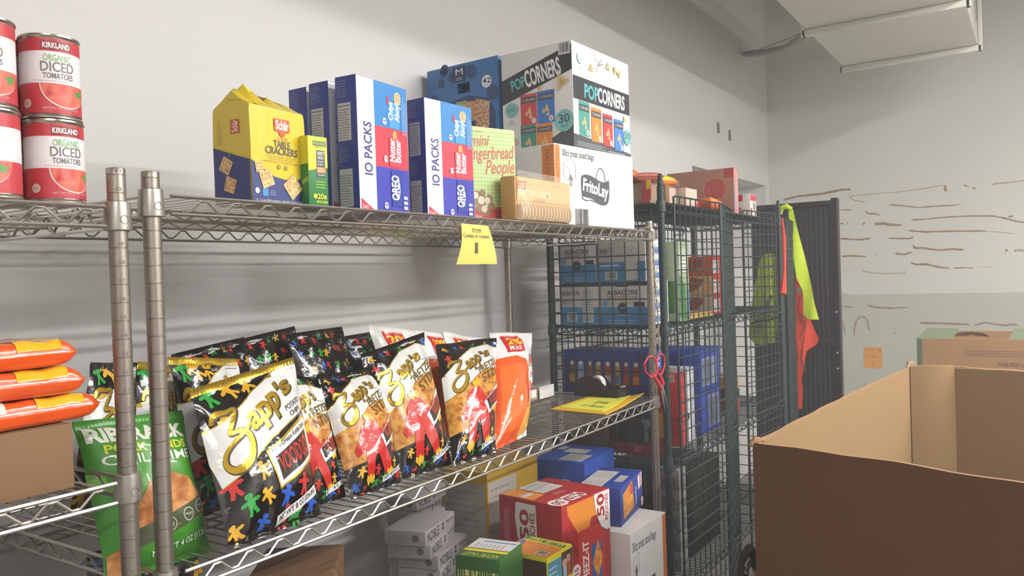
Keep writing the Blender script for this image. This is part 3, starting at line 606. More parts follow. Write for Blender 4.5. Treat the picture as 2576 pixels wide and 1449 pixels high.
# ------------------------------------------------------------------ cracker pack with gathered top
def cracker():
    b = MB(); w, d, h = .131, .086, .168; nx, ny = 14, 9
    per = [(i/nx*w, 0) for i in range(nx)]+[(w, j/ny*d) for j in range(ny)]+[(w-i/nx*w, d) for i in range(nx)]+[(0, d-j/ny*d) for j in range(ny)]
    N = len(per); vs = []; fs = []; rows = []
    lev = [0, .02, .05, .3, .6, .85, .95, 1.0, 1.06, 1.12, 1.18]
    for li, t in enumerate(lev):
        for k, (x, y) in enumerate(per):
            bul = .004*sin(pi*min(t, 1)) if t <= 1 else 0
            cx, cy = w/2, d/2; ins = 0 if t < 1 else (t-1)/.18
            X = cx+(x-cx)*(1-.03*(t > .97)); Y = cy+(y-cy)*(1+.05*sin(pi*min(t, 1)))
            Y = Y+(cy-Y)*min(1, ins)**.9*.97; z = t*h if t <= 1 else h+(t-1)*h*(1.0-.35*abs((x/w)-.28)*1.6)
            if t > 1: z += .006*sin(x*160)*ins
            vs.append((X, Y-bul*(.5-y/d)*0, z))
    for i in range(len(lev)-1):
        for k in range(N): fs.append((i*N+k, i*N+(k+1) % N, (i+1)*N+(k+1) % N, (i+1)*N+k))
    fs.append(tuple(range(N))[::-1]); fs.append(tuple((len(lev)-1)*N+k for k in range(N)))
    m = mat('cracker_film', '#dfc42f', .3, coat=.3, bump=.12, bscale=35); b.add(vs, fs, m)
    blue = '#35427c'
    crk = food('cracker_photo', '#c98f4d', '#ecc98d', 90)
    def sq(u, v, s, a, W, H):
        ps = [(u+s/W*cos(radians(a+t_)), v+s/H*sin(radians(a+t_))) for t_ in (45, 135, 225, 315)]; o = [('p', crk, ps)]
        for i in (-1, 0, 1):
            for j in (-1, 0, 1):
                x = (i*cos(radians(a))-j*sin(radians(a)))*s*.42; y = (i*sin(radians(a))+j*cos(radians(a)))*s*.42; o.append(('c', '#8a5a2c', u+x/W, v+y/H, .0012/H))
        return o
    R = [('p', blue, [(.0, .0), (1, .0), (1, .33), (.8, .28), (.6, .27), (.4, .29), (.2, .36), (.0, .44)]), ('r', '#cf5a36', .42, .77, .70, .90), ('c', '#cf5a36', .56, .765, .05), ('t', '#f6efe0', 'Schär', .45, .79, .68, .885, 0, BOLD2), ('t', '#b9762c', 'GLUTEN-FREE', .46, .68, .66, .71, 0),
         ('t', '#6a5f58', 'TABLE', .40, .60, .70, .67, 0, BOLD), ('t', '#6a5f58', 'CRACKERS', .25, .525, .83, .60, 0, BOLD), ('t', '#9c8136', 'LIGHT & CRISPY TEXTURE', .27, .488, .80, .508, 0), ('t', '#9c8136', 'MADE WITH SEA SALT', .32, .462, .76, .480, 0), ('t', '#9c8136', '6 INDIVIDUALLY WRAPPED PACKS', .18, .435, .86, .453, 0),
         ('c', '#a8903c', .48, .395, .025), ('c', '#a8903c', .61, .395, .025), ('t', '#d8d6de', '6 - 1.2 oz (35g) portions  Net Wt. 7.4 oz (210g)', .06, .02, .90, .05, 0, BOLD), ('r', '#4b8fd0', .17, .08, .27, .16), ('c', '#d8d8e0', .08, .13, .03), ('l', '#aeb3cf', .30, .09, .42, .15, 3)]
    R += sq(.25, .26, .020, 20, w, h)+sq(.72, .20, .024, 40, w, h)+sq(.12, .37, .012, 10, w, h)
    b.face((0, -.0024, 0), (w, 0, 0), (0, 0, h), R, .0003)
    L = [('p', blue, [(.0, .0), (1, .0), (1, .44), (.6, .5), (.0, .60)]), ('r', '#cf5a36', .50, .72, .74, .86), ('t', '#f6efe0', 'Schär', .54, .73, .70, .85, 90, BOLD), ('c', '#b8432f', .38, .42, .035), ('c', '#5f7a35', .45, .50, .02), ('lv', '#b9a13f', .12, .62, .24, .88, 3)]+sq(.45, .20, .018, 70, d, h)+sq(.35, .40, .018, 60, d, h)
    b.face((-.0005, d, 0), (0, -d, 0), (0, 0, h), L, .0009)
    ob = b.build('cracker_pack', label='yellow and navy film pack of table crackers with a gathered peaked top', cat='pack', o=(0, 0, 0), smooth=.9); ob.location = (.8946, 1.104, ZT); ob.rotation_euler.z = radians(4.5)
    c = MB(); c.add([(.0, .02, .176), (.03, .043, .212), (.07, .043, .193), (.02, .0, .170), (.075, .048, .185), (.0, .05, .180)], [(3, 4, 1), (1, 4, 2), (0, 3, 1), (0, 1, 5), (5, 1, 2), (3, 0, 5, 2, 4)], m); ORI[ob.name] = Vector((0, 0, 0)); c.build('crimped_ear', ob)
cracker()
# ------------------------------------------------------------------ cans
TIN = mat('tin_rim', '#b7aea4', .28, .9)
def can(x, y, z, rot, label):
    r, h = .0365, .111
    b = MB(); b.lathe([(r-.002, 0), (r+.0008, .0006), (r+.0010, .0028), (r-.0008, .0045), (r-.0012, .007), (r-.0012, h-.007), (r-.0008, h-.0045), (r+.0010, h-.0028), (r+.0008, h-.0004), (r-.0012, h), (r-.003, h-.0030), (r-.012, h-.0045)], TIN, (0, 0, 0), n=40)
    ob = b.build('tomato_can', label=label, cat='can', group='tomato cans', o=(0, 0, 0)); ob.location = (x, y, z); ob.rotation_euler.z = rot
    b = MB(); W = 2*pi*(r-.0004); H = h-.013
    b.lathe([(r-.0006, .0065), (r-.0004, .007), (r-.0004, h-.007), (r-.0006, h-.0065)], mat('can_paper', '#e5e1e3', .45), (0, 0, 0), n=48, capb=False, capt=False)
    def fn(u, v): a = -pi/2+(u-.5)*2*pi; return Vector(((r-.0004)*cos(a), (r-.0004)*sin(a), .0065+v*H)), Vector((cos(a), sin(a), 0))
    red = pr('#c13c44')
    ops = [('r', red, .0, .0, 1., .40), ('r', red, .0, .83, 1., 1.), ('r', '#7d2e36', .40, .85, .565, .965), ('t', '#f0ecea', 'KIRKLAND', .41, .875, .555, .945, 0, BOLD2), ('t', '#8fb87c', 'ORGANIC', .41, .70, .56, .79, 0, BOLD), ('t', '#7a706e', 'DICED', .395, .56, .575, .69, 0, dict(b=.01)), ('t', '#7a706e', 'TOMATOES', .405, .465, .57, .54, 0, BOLD), ('l', '#a58d8d', .36, .425, .6, .44, 1),
           ('c', '#e6d8d4', .535, .40, .31, .285), ('c', food('tomato_photo', '#c23a36', '#dd7562', 50), .537, .405, .30, .275), ('r', '#e5e1e3', .36, .405, .72, .455), ('t', '#7a706e', 'TOMATOES', .405, .465, .57, .54, 0, BOLD),
           ('p', '#5f9a4c', [(.575, .30), (.60, .33), (.615, .37), (.625, .33), (.66, .33), (.635, .29), (.64, .23), (.615, .27), (.60, .22), (.595, .28)]), ('c', '#d9cfc4', .31, .13, .062), ('t', '#8b7a6c', 'USDA', .295, .115, .325, .145, 0),
           ('t', '#e8cfcf', 'NET WT 411 g (14.5 OZ)', .40, .045, .60, .08, 0)]
    ops[8] = ('p', '#e6d8d4', [(.53+.145*cos(pi+pi*q/20), .40+.325*sin(pi+pi*q/20)) for q in range(21)])
    ops[9] = ('p', MATS['tomato_photo'], [(.533+.142*cos(pi+pi*q/20), .40+.31*sin(pi+pi*q/20)) for q in range(21)])
    ops = [o for q, o in enumerate(ops) if q not in (10, 11)]
    b.wrap(fn, W, H, ops, .006, .00012, .00006, key='can')
    ORI[ob.name] = Vector((0, 0, 0)); b.build('label', ob)
    return ob
za = ZA1+.0005
for x, y, k, rot, lab in ((.576, 1.112, 0, .05, 'lower can of the two-can stack nearest the shelf post'), (.5745, 1.112, 1, -.12, 'upper can of the two-can stack nearest the shelf post'),
                     (.486, 1.096, 0, -.75, 'lower can of the leftmost front stack, cut by the photo edge'), (.484, 1.096, 1, -.25, 'upper can of the leftmost front stack, highest can'),
                     (.533, 1.172, 0, .9, 'lower can of the rear stack, seen between the front stacks'), (.533, 1.172, 1, -1.2, 'upper can of the rear stack, seen between the front stacks')):
    can(x, y, za+k*.1115, rot, 'diced tomato can, '+lab)
# ------------------------------------------------------------------ see-through cookie bag
FILMC = mat('clear_film', '#f3ead8', .12, coat=.5, alpha=.22, bump=.5, bscale=30)
t = thing('cookie_tray_bag', (1.80, 1.075, ZT), 'clear bag of butter creme cookies lying in front of the white snack case', 'bag')
b = MB(); b.box((1.665, 1.072, ZT+.002), (1.945, 1.118, ZT+.112), '#cfa463', .006)
b.face((1.665, 1.072, ZT+.002), (.28, 0, 0), (0, 0, .11), [('r', '#dcb87c', .02, .45, .98, .97), ('t', '#b5373a', 'FITZ', .03, .70, .18, .88, 0, dict(b=.03, sh=.2)), ('t', '#ecdcc0', 'BUTTER CREME', .05, .56, .62, .70, 0, BOLD), ('t', '#a5763f', 'Cookies', .30, .44, .52, .56, 0, dict(sh=.4)), ('t', '#e9a28c', 'natural', .62, .84, .80, .92, 0)], .0012)
b.build('printed_card', t)
ck = mat('butter_cookie', '#d8b179', .7, bump=.1, bscale=200)
for i in range(17):
    b = MB(); x = 1.672+i*.0152; b.lathe([(.010, 0), (.019, .001), (.0205, .004), (.019, .007), (.010, .008)], ck, (0, 0, 0), n=16); b.v = [(x+v[2], 1.058-.0+v[0]*.45+.006, ZT+.0235+v[1]) for v in b.v]; b.build('cookie', t)
b = MB(); vs = []; fs = []; NX, NZ = 26, 12
rg = random.Random(4)
for j in range(NZ+1):
    for i in range(NX+1):
        u, v = i/NX, j/NZ; x = 1.658+.298*u+.008*v; bul = (1-abs(2*v-.7)**2*.35)*(1-abs(2*u-1)**8)
        vs.append((x, 1.066-.022*max(0, bul)*(1-v*.85)-.003+.0022*sin(u*40+v*9)*sin(v*14+u*5), ZT+.001+.122*v-(.012*max(0, u-.85)/.15 if v > .9 else 0)))
for j in range(NZ):
    for i in range(NX): a = j*(NX+1)+i; fs.append((a, a+1, a+NX+2, a+NX+1))
b.add(vs, fs, FILMC); b.build('clear_wrap', t, smooth=2)
# ------------------------------------------------------------------ yellow shelf tag
YP = mat('yellow_paper', '#ecd06a', .75, var=.03)
b = MB(); C = [un(1148, 665, 1, 1.052), un(1250, 664, 1, 1.046), un(1228, 568, 1, 1.055), un(1160, 562, 1, 1.0555)]
def tagfn(u, v):
    p = (C[0]*(1-u)+C[1]*u)*(1-v)+(C[3]*(1-u)+C[2]*u)*v; wv = .012*sin(pi*min(1, (1-v)*1.15))*(u-.42); ww = 1+.0*v
    return p+Vector((0, -.006*sin(pi*v)+wv*.3, 0)), Vector((0, -1, 0))
vs = []; fs = []; N = 12
for j in range(N+1):
    for i in range(N+1): vs.append(tagfn(i/N, j/N)[0])
for j in range(N):
    for i in range(N): a = j*(N+1)+i; fs.append((a, a+1, a+N+2, a+N+1))
b.add(vs, fs, YP); b.add([v+Vector((0, .0006, 0)) for v in vs], [f[::-1] for f in fs], YP)
Wt = (C[1]-C[0]).length; Ht = (C[3]-C[0]).length
b.wrap(tagfn, Wt, Ht, [('t', '#7a6a3a', 'EFAM', .36, .82, .66, .90, 0, BOLD), ('r', '#7a6a3a', .36, .795, .67, .805), ('t', '#8d7b42', 'Cookies or crackers', .04, .66, .90, .76, 0, BOLD), ('t', '#5d5130', '1', .40, .27, .485, .54, 0)], .006, .0006, .0001)
b.build('shelf_tag', label='yellow paper tag reading Cookies or crackers 1 hanging from the top shelf rim', cat='tag', smooth=2)
# ------------------------------------------------------------------ chip bags
GOLD = mat('gold_foil_print', '#d9b23a', .22, .75, bump=.15, bscale=50)
GOLDD = mat('gold_outline', '#4a3615', .4)
FOILK = mat('black_film', '#100d0b', .16, coat=.6, bump=.42, bscale=24)
FOILG = mat('green_film', '#418c27', .38, coat=.3, bump=.18, bscale=22)
FOILW = mat('white_film', '#dcdad8', .3, coat=.4, bump=.2, bscale=25)
def ink(c): return mat('film_'+c.strip('#'), c, .2, coat=.55, bump=.38, bscale=24)
DC = [ink('#2f5bb8'), ink('#d8a52b'), ink('#2f9a3e'), ink('#c5302c')]
PRETZ = food('pretzel_photo', '#8a4a12', '#d59a45', 55, '#b9752b', .3)
CHIPP = food('chip_photo', '#e0912c', '#f0bd5f', 30, None, .3)
RIND = food('rind_photo', '#9a5a2c', '#d79a5e', 35, '#b3703a', .4)
def inpoly(u, v, P):
    c = False; n = len(P)
    for i in range(n):
        a, b_ = P[i], P[i-1]
        if (a[1] > v) != (b_[1] > v) and u < (b_[0]-a[0])*(v-a[1])/(b_[1]-a[1])+a[0]: c = not c
    return c
def dolls(seed, avoid, n=9, s=.026, vr=(0, 1), W=.2, H=.28):
    rg = random.Random(seed); o = []; ny = int(n*H/W)
    for j in range(ny):
        for i in range(n):
            u = (i+.5+(rg.random()-.5)*.5+(.5 if j % 2 else 0)*.6)/n; v = (j+.5+(rg.random()-.5)*.4)/ny
            if not (.04 < u < .96 and max(vr[0], .03) < v < min(vr[1], .97)): continue
            if any(inpoly(u, v, P) for P in avoid): continue
            c = DC[(i*3+j*5+rg.randrange(2)) % 4]; a = rg.uniform(-40, 40)
            o.append(('d', c, u, v, s*(.85+.3*rg.random()), a))
    return o
def gtext(s, u0, v0, u1, v1, ang, sh=.15, rot=0, b=.03, out=.055):
    return [('t', GOLDD, s, u0+.012, v0-.008, u1+.012, v1-.008, rot, dict(b=out, sh=sh, ang=ang)), ('t', GOLD, s, u0, v0, u1, v1, rot, dict(b=b, sh=sh, ang=ang))]
WHT = ink('#dcdcda'); RED = ink('#c02a26'); REDD = ink('#8e201c'); KK = ink('#1a1310')
ZST = [(.02, .80, .05), (.06, .92, .07), (.20, .98, .08), (.45, .93, .06), (.70, .99, .04), (.62, .86, .06), (.42, .70, .07), (.30, .58, .05), (.50, .62, .06), (.74, .58, .08), (.86, .44, .10), (.82, .26, .12), (.62, .10, .12), (.36, .02, .10), (.14, .08, .08), (.08, .24, .06), (.22, .40, .05), (.50, .50, .05), (.78, .58, .05), (.98, .72, .03)]
def zed(u0, v0, u1, v1, ang):
    """looping brush Z as overlapping stroke pieces with a dark edge"""
    o = []; P = []
    for i in range(len(ZST)-1):
        for k in range(4): t_ = k/4; P.append(tuple(ZST[i][q]*(1-t_)+ZST[i+1][q]*t_ for q in range(3)))
    P.append(ZST[-1])
    sm = [tuple(sum(P[max(0, min(len(P)-1, i+d))][q] for d in (-2, -1, 0, 1, 2))/5 for q in range(3)) for i in range(len(P))]
    for m, ex, dx in ((GOLDD, .028, .02), (GOLD, 0, 0)):
        L_ = []; R__ = []
        for i, (x, y, r) in enumerate(sm):
            a = sm[max(0, i-1)]; c = sm[min(len(sm)-1, i+1)]; tx, ty = c[0]-a[0], (c[1]-a[1])*1.35; l = hypot(tx, ty) or 1; r2 = r*.75+ex
            L_.append((x-ty/l*r2+dx, y+tx/l*r2/1.35-dx*.6)); R__.append((x+ty/l*r2+dx, y-tx/l*r2/1.35-dx*.6))
        for s0 in range(0, len(sm)-1, 3):
            e0 = min(len(sm)-1, s0+3); pl = L_[s0:e0+1]+R__[s0:e0+1][::-1]; o.append(('p', m, [(u0+(u1-u0)*x, v0+(v1-v0)*y) for x, y in pl]))
    return o
def kettle_ops(seed):
    band = [(.0, .52), (.03, .36), (.15, .40), (.5, .56), (.995, .68), (.995, .985), (.80, .97), (.45, .86), (.15, .74), (.0, .72)]
    o = dolls(seed, [band, [(.42, .25), (1, .38), (1, .62), (.40, .48)]], 5, .034, W=.19, H=.28)
    o += [('p', GOLD, [(u, v+(.008 if v > .7 else -.008)) for u, v in band]), ('p', WHT, band)]
    # looping first letter as two strokes, then the small letters
    o += zed(.05, .42, .36, .82, 8)+gtext('app', .33, .64, .70, .79, 22, .15, b=.03, out=.055)+gtext("'s", .70, .79, .84, .90, 22, .1, b=.03, out=.055)
    o += [('t', ink('#5c5a5a'), 'POTATO', .72, .70, .92, .735, 0, dict(b=.02, ang=14)), ('t', ink('#5c5a5a'), 'CHIPS', .75, .655, .90, .685, 0, dict(b=.02, ang=14)), ('l', ink('#8a8885'), .80, .93, .96, .95, 1)]
    q = [(.42, .475), (.48, .25), (.90, .355), (.94, .38), (.94, .60), (.90, .615)]
    o += [('p', GOLD, [(.405, .485), (.47, .235), (.91, .34), (.955, .37), (.955, .62), (.90, .635)]), ('p', WHT, q), ('p', KK, [(.47, .435), (.515, .285), (.91, .38), (.91, .545)]),
          ('t', ink('#332f2c'), 'New Orleans Kettle Style', .45, .505, .92, .545, 0, dict(b=.02, ang=15)), ('t', RED, 'VOODOO', .50, .365, .90, .475, 0, dict(b=.02, ang=14))]
    o += [('r', WHT, .42, .085, .93, .145, 14), ('t', ink('#222222'), 'NET WT 8 OZ (226.8g)', .45, .095, .90, .135, 0, dict(b=.02, ang=14))]
    return o
def pretzel_ops(seed):
    white = [(.0, .50), (.25, .56), (.5, .66), (.75, .70), (.995, .70), (.995, .90), (.80, .94), (.5, .92), (.25, .83), (.0, .70)]
    photo = [(.0, .22), (.3, .24), (.6, .30), (.995, .42), (.995, .72), (.75, .71), (.5, .67), (.25, .57), (.0, .51)]
    o = dolls(seed, [white, photo], 6, .0185, W=.16, H=.24)
    o += [('p', PRETZ, photo), ('p', GOLD, [(u, v+(.008 if v > .75 or (u < .3 and v > .6) else -.006)) for u, v in white]), ('p', WHT, white)]
    o += zed(.07, .54, .34, .82, 8)+gtext('app', .32, .715, .61, .82, 24, .15, b=.025, out=.05)+gtext("'s", .62, .81, .74, .885, 24, .1, b=.025, out=.05)
    bn = ink('#6b5524'); o += [('t', bn, 'PRETZEL', .50, .70, .97, .76, 0, dict(b=.03, ang=20)), ('t', bn, 'STIX', .56, .61, .96, .685, 0, dict(b=.03, ang=20)), ('l', ink('#7d7b78'), .62, .80, .95, .815, 1)]
    # plain red soft figure shape standing in for the printed mascot
    o += [('p', RED, [(.28, .50), (.40, .555), (.52, .52), (.58, .46), (.70, .40), (.68, .34), (.62, .33), (.68, .22), (.70, .13), (.58, .11), (.50, .22), (.44, .30), (.38, .22), (.36, .11), (.24, .13), (.25, .26), (.27, .32), (.16, .28), (.13, .33), (.22, .42)]), ('c', RED, .42, .50, .055)]
    yl = ink('#d9b02c')
    for u, v in ((.42, .57), (.30, .10), (.68, .11), (.80, .36)): o.append(('p', yl, [(u-.07, v), (u-.06, v+.035), (u-.03, v+.02), (u, v+.045), (u+.03, v+.02), (u+.06, v+.035), (u+.07, v), (u+.05, v-.035), (u+.02, v-.015), (u-.01, v-.04), (u-.04, v-.02)]))
    o += [('p', WHT, [(.54, .40), (.62, .305), (.99, .42), (.99, .60)]), ('p', KK, [(.59, .42), (.64, .33), (.99, .44), (.99, .55)]), ('t', RED, 'VOODOO', .63, .40, .96, .50, 0, dict(b=.02, ang=13)),
          ('l', ink('#4a4744'), .66, .555, .92, .57, 1), ('r', WHT, .55, .085, .97, .125, 14), ('t', ink('#222222'), 'NET WT 16 OZ (1 LB)', .57, .09, .95, .12, 0, dict(b=.02, ang=14))]
    return o
def bbq_ops(seed):
    og = ink('#e2571f')
    return [('p', og, [(.0, .0), (.72, .0), (.70, .30), (.68, .60), (.60, .70), (.42, .74), (.0, .74)]), ('p', ink('#ef6a2a'), [(.08, .10), (.60, .10), (.58, .58), (.5, .66), (.08, .66)]), ('p', CHIPP, [(.55, .05), (.75, .02), (.985, .10), (.985, .33), (.88, .36), (.78, .28), (.62, .24)]),
            ('r', RED, .22, .78, .62, .975), ('t', ink('#efc53a'), '20%', .28, .86, .60, .93, 0, dict(b=.04)), ('t', WHT, 'NOW', .30, .94, .55, .97, 0, BOLD), ('t', WHT, 'MORE', .28, .80, .58, .845, 0, dict(b=.02)),
            ('p', ink('#b9b4ae'), [(.66, .62), (.84, .62), (.84, .72), (.78, .76), (.70, .74)]), ('p', og, [(.70, .67), (.80, .64), (.82, .70), (.74, .745)]), ('t', RED, 'Honey', .74, .50, .985, .58, 0, dict(sh=.3, b=.01, ang=6)), ('t', RED, 'Barbecue', .70, .40, .985, .49, 0, dict(sh=.3, b=.01, ang=6))]
def rind_ops(seed):
    gl = ink('#7bbf3c'); dk = ink('#51583f'); wt = ink('#e2e4d6')
    return [('t', wt, 'RIB RACK', .05, .85, .93, .935, 0, dict(b=.045, ang=-3)), ('t', ink('#c8d43c'), 'PORK RINDS', .14, .775, .90, .825, 0, dict(b=.03, ang=-3)), ('t', wt, 'CHILI LIME', .10, .70, .92, .76, 0, dict(b=.01, ang=-3)),
            ('p', RIND, [(.12, .30), (.4, .58), (.62, .62), (.80, .56), (.93, .40), (.90, .30), (.6, .27), (.3, .2)]), ('p', dk, [(.15, .16), (.93, .30), (.97, .38), (.90, .42), (.14, .28)]),
            ('c', wt, .52, .285, .045), ('c', dk, .52, .285, .04), ('c', wt, .72, .32, .045), ('c', dk, .72, .32, .04), ('c', wt, .88, .355, .045), ('c', dk, .88, .355, .04), ('t', wt, '0g', .49, .27, .55, .30, 0), ('t', wt, 'FRIED', .68, .315, .76, .33, 0), ('t', wt, 'FREE', .85, .35, .91, .365, 0),
            ('t', wt, 'NET WT 4 OZ (113g)', .36, .115, .95, .165, 0, dict(b=.02, ang=7)), ('p', RIND, [(.02, .02), (.2, .02), (.22, .14), (.1, .2), (.02, .16)]), ('p', gl, [(.0, .60), (.10, .56), (.10, .66), (.0, .68)])]
def bag(name, label, ops, film, BL, BR, TR, TL, T=.05, seed=1, key=None, group=None, cat='bag', sealtop=.05, L=.0075, front=True, slump=.0, waist=.03):
    BL, BR, TR, TL = map(Vector, (BL, BR, TR, TL)); rg = random.Random(seed)
    W = ((BR-BL).length+(TR-TL).length)/2; H = ((TL-BL).length+(TR-BR).length)/2
    N0 = (BR-BL).cross(TL-BL).normalized(); 
    ph = [rg.uniform(0, 6.28) for _ in range(8)]; am = [rg.uniform(.6, 1.2) for _ in range(8)]
    def prof(u, v):
        a = max(0, 1-abs(2*u-1)**2.4)**.75; w0 = min(1, max(0, (v-.03)/(1-.03-sealtop)))
        bb = max(0, 1-abs(2*w0**(1+slump)-1)**2.6)**.7; return a*bb*(1.1-.25*v), bb
    def fn(u, v):
        g, bb = prof(u, v); uu = .5+(u-.5)*(1-waist*bb-.05*bb*abs(v-.5))
        p = (BL*(1-uu)+BR*uu)*(1-v)+(TL*(1-uu)+TR*uu)*v
        e = g
        wr = .0022*am[0]*sin(14*u+9*v+ph[0])*e+.0016*am[1]*sin(-11*u+17*v+ph[1])*e+.0012*am[2]*sin(24*u-6*v+ph[2])*e
        wr += .004*am[3]*sin(20*u+ph[3])*math.exp(-((v-.90)/.07)**2)+.003*am[4]*sin(26*u+ph[4])*math.exp(-((v-.07)/.06)**2)
        wr += .0035*am[5]*sin(7*u+ph[5])*max(0, v-.88)/.12
        return p+N0*(T*g+wr)
    def fnn(u, v):
        h = .004; u0, u1, v0, v1 = max(0, u-h), min(1, u+h), max(0, v-h), min(1, v+h)
        n = (fn(u1, v)-fn(u0, v)).cross(fn(u, v1)-fn(u, v0)); n = n.normalized() if n.length > 1e-12 else N0
        return fn(u, v), n
    b = MB(); NU, NV = 34, 48; vs = []; fs = []
    vcut = 1.0
    for j in range(NV+1):
        for i in range(NU+1): vs.append(fn(i/NU, j/NV*vcut))
    for j in range(NV):
        for i in range(NU): a = j*(NU+1)+i; fs.append((a, a+1, a+NU+2, a+NU+1))
    b.add(vs, fs, film); vb = []
    for j in range(NV+1):
        for i in range(NU+1):
            u, v = i/NU, j/NV; g, bb = prof(u, v); p = fn(u, v); vb.append(p-N0*(T*g*1.75+.0006))
    b.add(vb, [f[::-1] for f in fs], film)
    K = 3 if key is None else key
    if front: b.wrap(fnn, W, H, ops, L, .0005, .00010, key=(key, round(W, 3), round(H, 3)) if key else None)
    ob = b.build(name, label=label, cat=cat, group=group, smooth=2.2)
    # crimped strip along the top
    c = MB(); vs = []; fs = []; n = 60
    for i in range(n+1):
        u = i/n; p, nn = fnn(u, .992); q, _ = fnn(u, .992-.032); up = (p-q).normalized(); z = .0006*(1 if i % 2 else -1)
        vs += [p+N0*(z+.0009)+up*-.010, p+N0*(z+.0009)+up*.004, p-N0*(.0018)+up*.004]
    for i in range(n): a = i*3; fs += [(a, a+3, a+4, a+1), (a+1, a+4, a+5, a+2)]
    c.add(vs, fs, film if sealtop < .06 else GOLD); c.build('top_seal', ob, smooth=2.2)
    return ob
ZL = ZB2+.001
B_ = lambda x, y: un(x, y, 2, ZL)+Vector((.008, .014, 0)); Y_ = un
KO = kettle_ops(3); PO = pretzel_ops(5); BO = bbq_ops(1)
bag('chip_bag', 'large black and white gold-lettered kettle chip bag, front and centre-left on the shelf', KO, FOILK, B_(580, 1392), B_(815, 1300), Y_(738, 900, 1, 1.175), Y_(474, 985, 1, 1.155), .037, 1, 'k1', 'black kettle chip bags', sealtop=.07)
bag('chip_bag', 'black and white kettle chip bag half hidden left behind the largest one', KO, FOILK, B_(505, 1325)+Vector((0, .02, 0)), B_(640, 1265)+Vector((0, .03, 0)), Y_(600, 905, 1, 1.27), Y_(425, 900, 1, 1.24), .03, 2, 'k2', 'black kettle chip bags', sealtop=.07)
bag('chip_bag', 'black kettle chip bag seen between the two front posts above the green bag', KO, FOILK, un(330, 1300, 1, 1.25)*1, un(470, 1260, 1, 1.30), Y_(455, 925, 1, 1.33), Y_(345, 912, 1, 1.27), .025, 3, 'k3', 'black kettle chip bags', sealtop=.07)
bag('chip_bag', 'black kettle chip bag left of the posts, gold letters beside the orange packs', KO, FOILK, un(175, 1290, 1, 1.20), un(345, 1250, 1, 1.30), Y_(350, 915, 1, 1.35), Y_(225, 915, 1, 1.27), .03, 4, 'k4', 'black kettle chip bags')
bag('pork_rind_bag', 'bright green bag of chili lime pork rinds bulging behind the two front posts', rind_ops(1), FOILG, un(268, 1470, 1, 1.150), un(533, 1388, 1, 1.150), Y_(458, 1035, 1, 1.185), Y_(182, 1065, 1, 1.185), .046, 5, 'g', sealtop=.04, slump=.15)
bag('pretzel_bag', 'pretzel stix bag squeezed behind the right side of the largest kettle chip bag', PO, FOILK, B_(740, 1300), B_(875, 1255), Y_(812, 960, 1, 1.20), Y_(655, 930, 1, 1.20), .024, 6, 'p1', 'pretzel stix bags')
bag('pretzel_bag', 'pretzel stix bag in the front row, the leftmost of the three leaning together', PO, FOILK, B_(890, 1262), B_(1020, 1217), Y_(945, 925, 1, 1.20), Y_(795, 945, 1, 1.20), .036, 7, 'p2', 'pretzel stix bags')
bag('pretzel_bag', 'pretzel stix bag in the front row, middle one of three leaning together', PO, FOILK, B_(1020, 1212), B_(1143, 1172), Y_(1065, 838, 1, 1.21), Y_(905, 895, 1, 1.21), .034, 8, 'p3', 'pretzel stix bags')
bag('pretzel_bag', 'pretzel stix bag in the front row, the rightmost, next to the orange and white bag', PO, FOILK, B_(1147, 1182)+Vector((.01, .008, 0)), B_(1255, 1148)+Vector((.01, .008, 0)), Y_(1250, 850, 1, 1.22), Y_(1096, 868, 1, 1.22), .036, 9, 'p4', 'pretzel stix bags')
bag('barbecue_chip_bag', 'orange and white honey barbecue chip bag at the right end of the bag row', BO, FOILW, B_(1248, 1138), B_(1332, 1098), Y_(1338, 838, 1, 1.235), Y_(1232, 838, 1, 1.235), .042, 10, 'b1', 'barbecue chip bags')
for k, (a, c, d, lab) in enumerate(((928, 1055, 818, 'leftmost of three'), (1045, 1125, 832, 'middle of three'), (1112, 1215, 836, 'rightmost of three'))):
    tl = un(a, d, 1, 1.34); tr = un(c, d+18, 1, 1.34); bl = Vector((tl.x+.02, 1.27, ZL)); brr = Vector((max(tr.x, tl.x+.17)+.02, 1.27, ZL))
    tr = Vector((max(tr.x, tl.x+.17), tr.y, tr.z))
    bag('barbecue_chip_bag', 'white and orange barbecue chip bag in the row behind the pretzel bags, '+lab, BO, FOILW, bl, brr, tr, tl, .026, 20+k, 'b2', 'barbecue chip bags')
BK = dolls(11, [], 7, .0185, W=.19, H=.27)
for k, (a, d, y, lab) in enumerate(((432, 893, 1.41, 'leftmost of four'), (585, 860, 1.43, 'second from left of four'), (722, 842, 1.40, 'third from left of four'), (862, 848, 1.43, 'rightmost of four'))):
    tl = un(a, d, 1, y+.03); tr = tl+Vector((.19, .015, .02 if k < 2 else .004)); bl = Vector((tl.x+.01, y-.03, ZL)); brr = bl+Vector((.185, .01, 0))
    bag('chip_bag', 'black dotted chip bag in the back row by the wall, '+lab, BK, FOILK, bl, brr, tr, tl, .028, 40+k, 'bk', 'black kettle chip bags')
p0 = un(225, 1290, 1, 1.34); p1 = un(345, 1270, 1, 1.34)
bag('chip_bag', 'black chip bag lying low at the bottom left, in the shade under the left shelf', dolls(13, [], 4, .04, W=.2, H=.3), FOILK, (p0.x-.02, 1.30, .70), (p0.x+.20, 1.30, .70), (p0.x+.20, 1.34, .985), (p0.x-.01, 1.34, 1.0), .03, 60, None, 'black kettle chip bags')
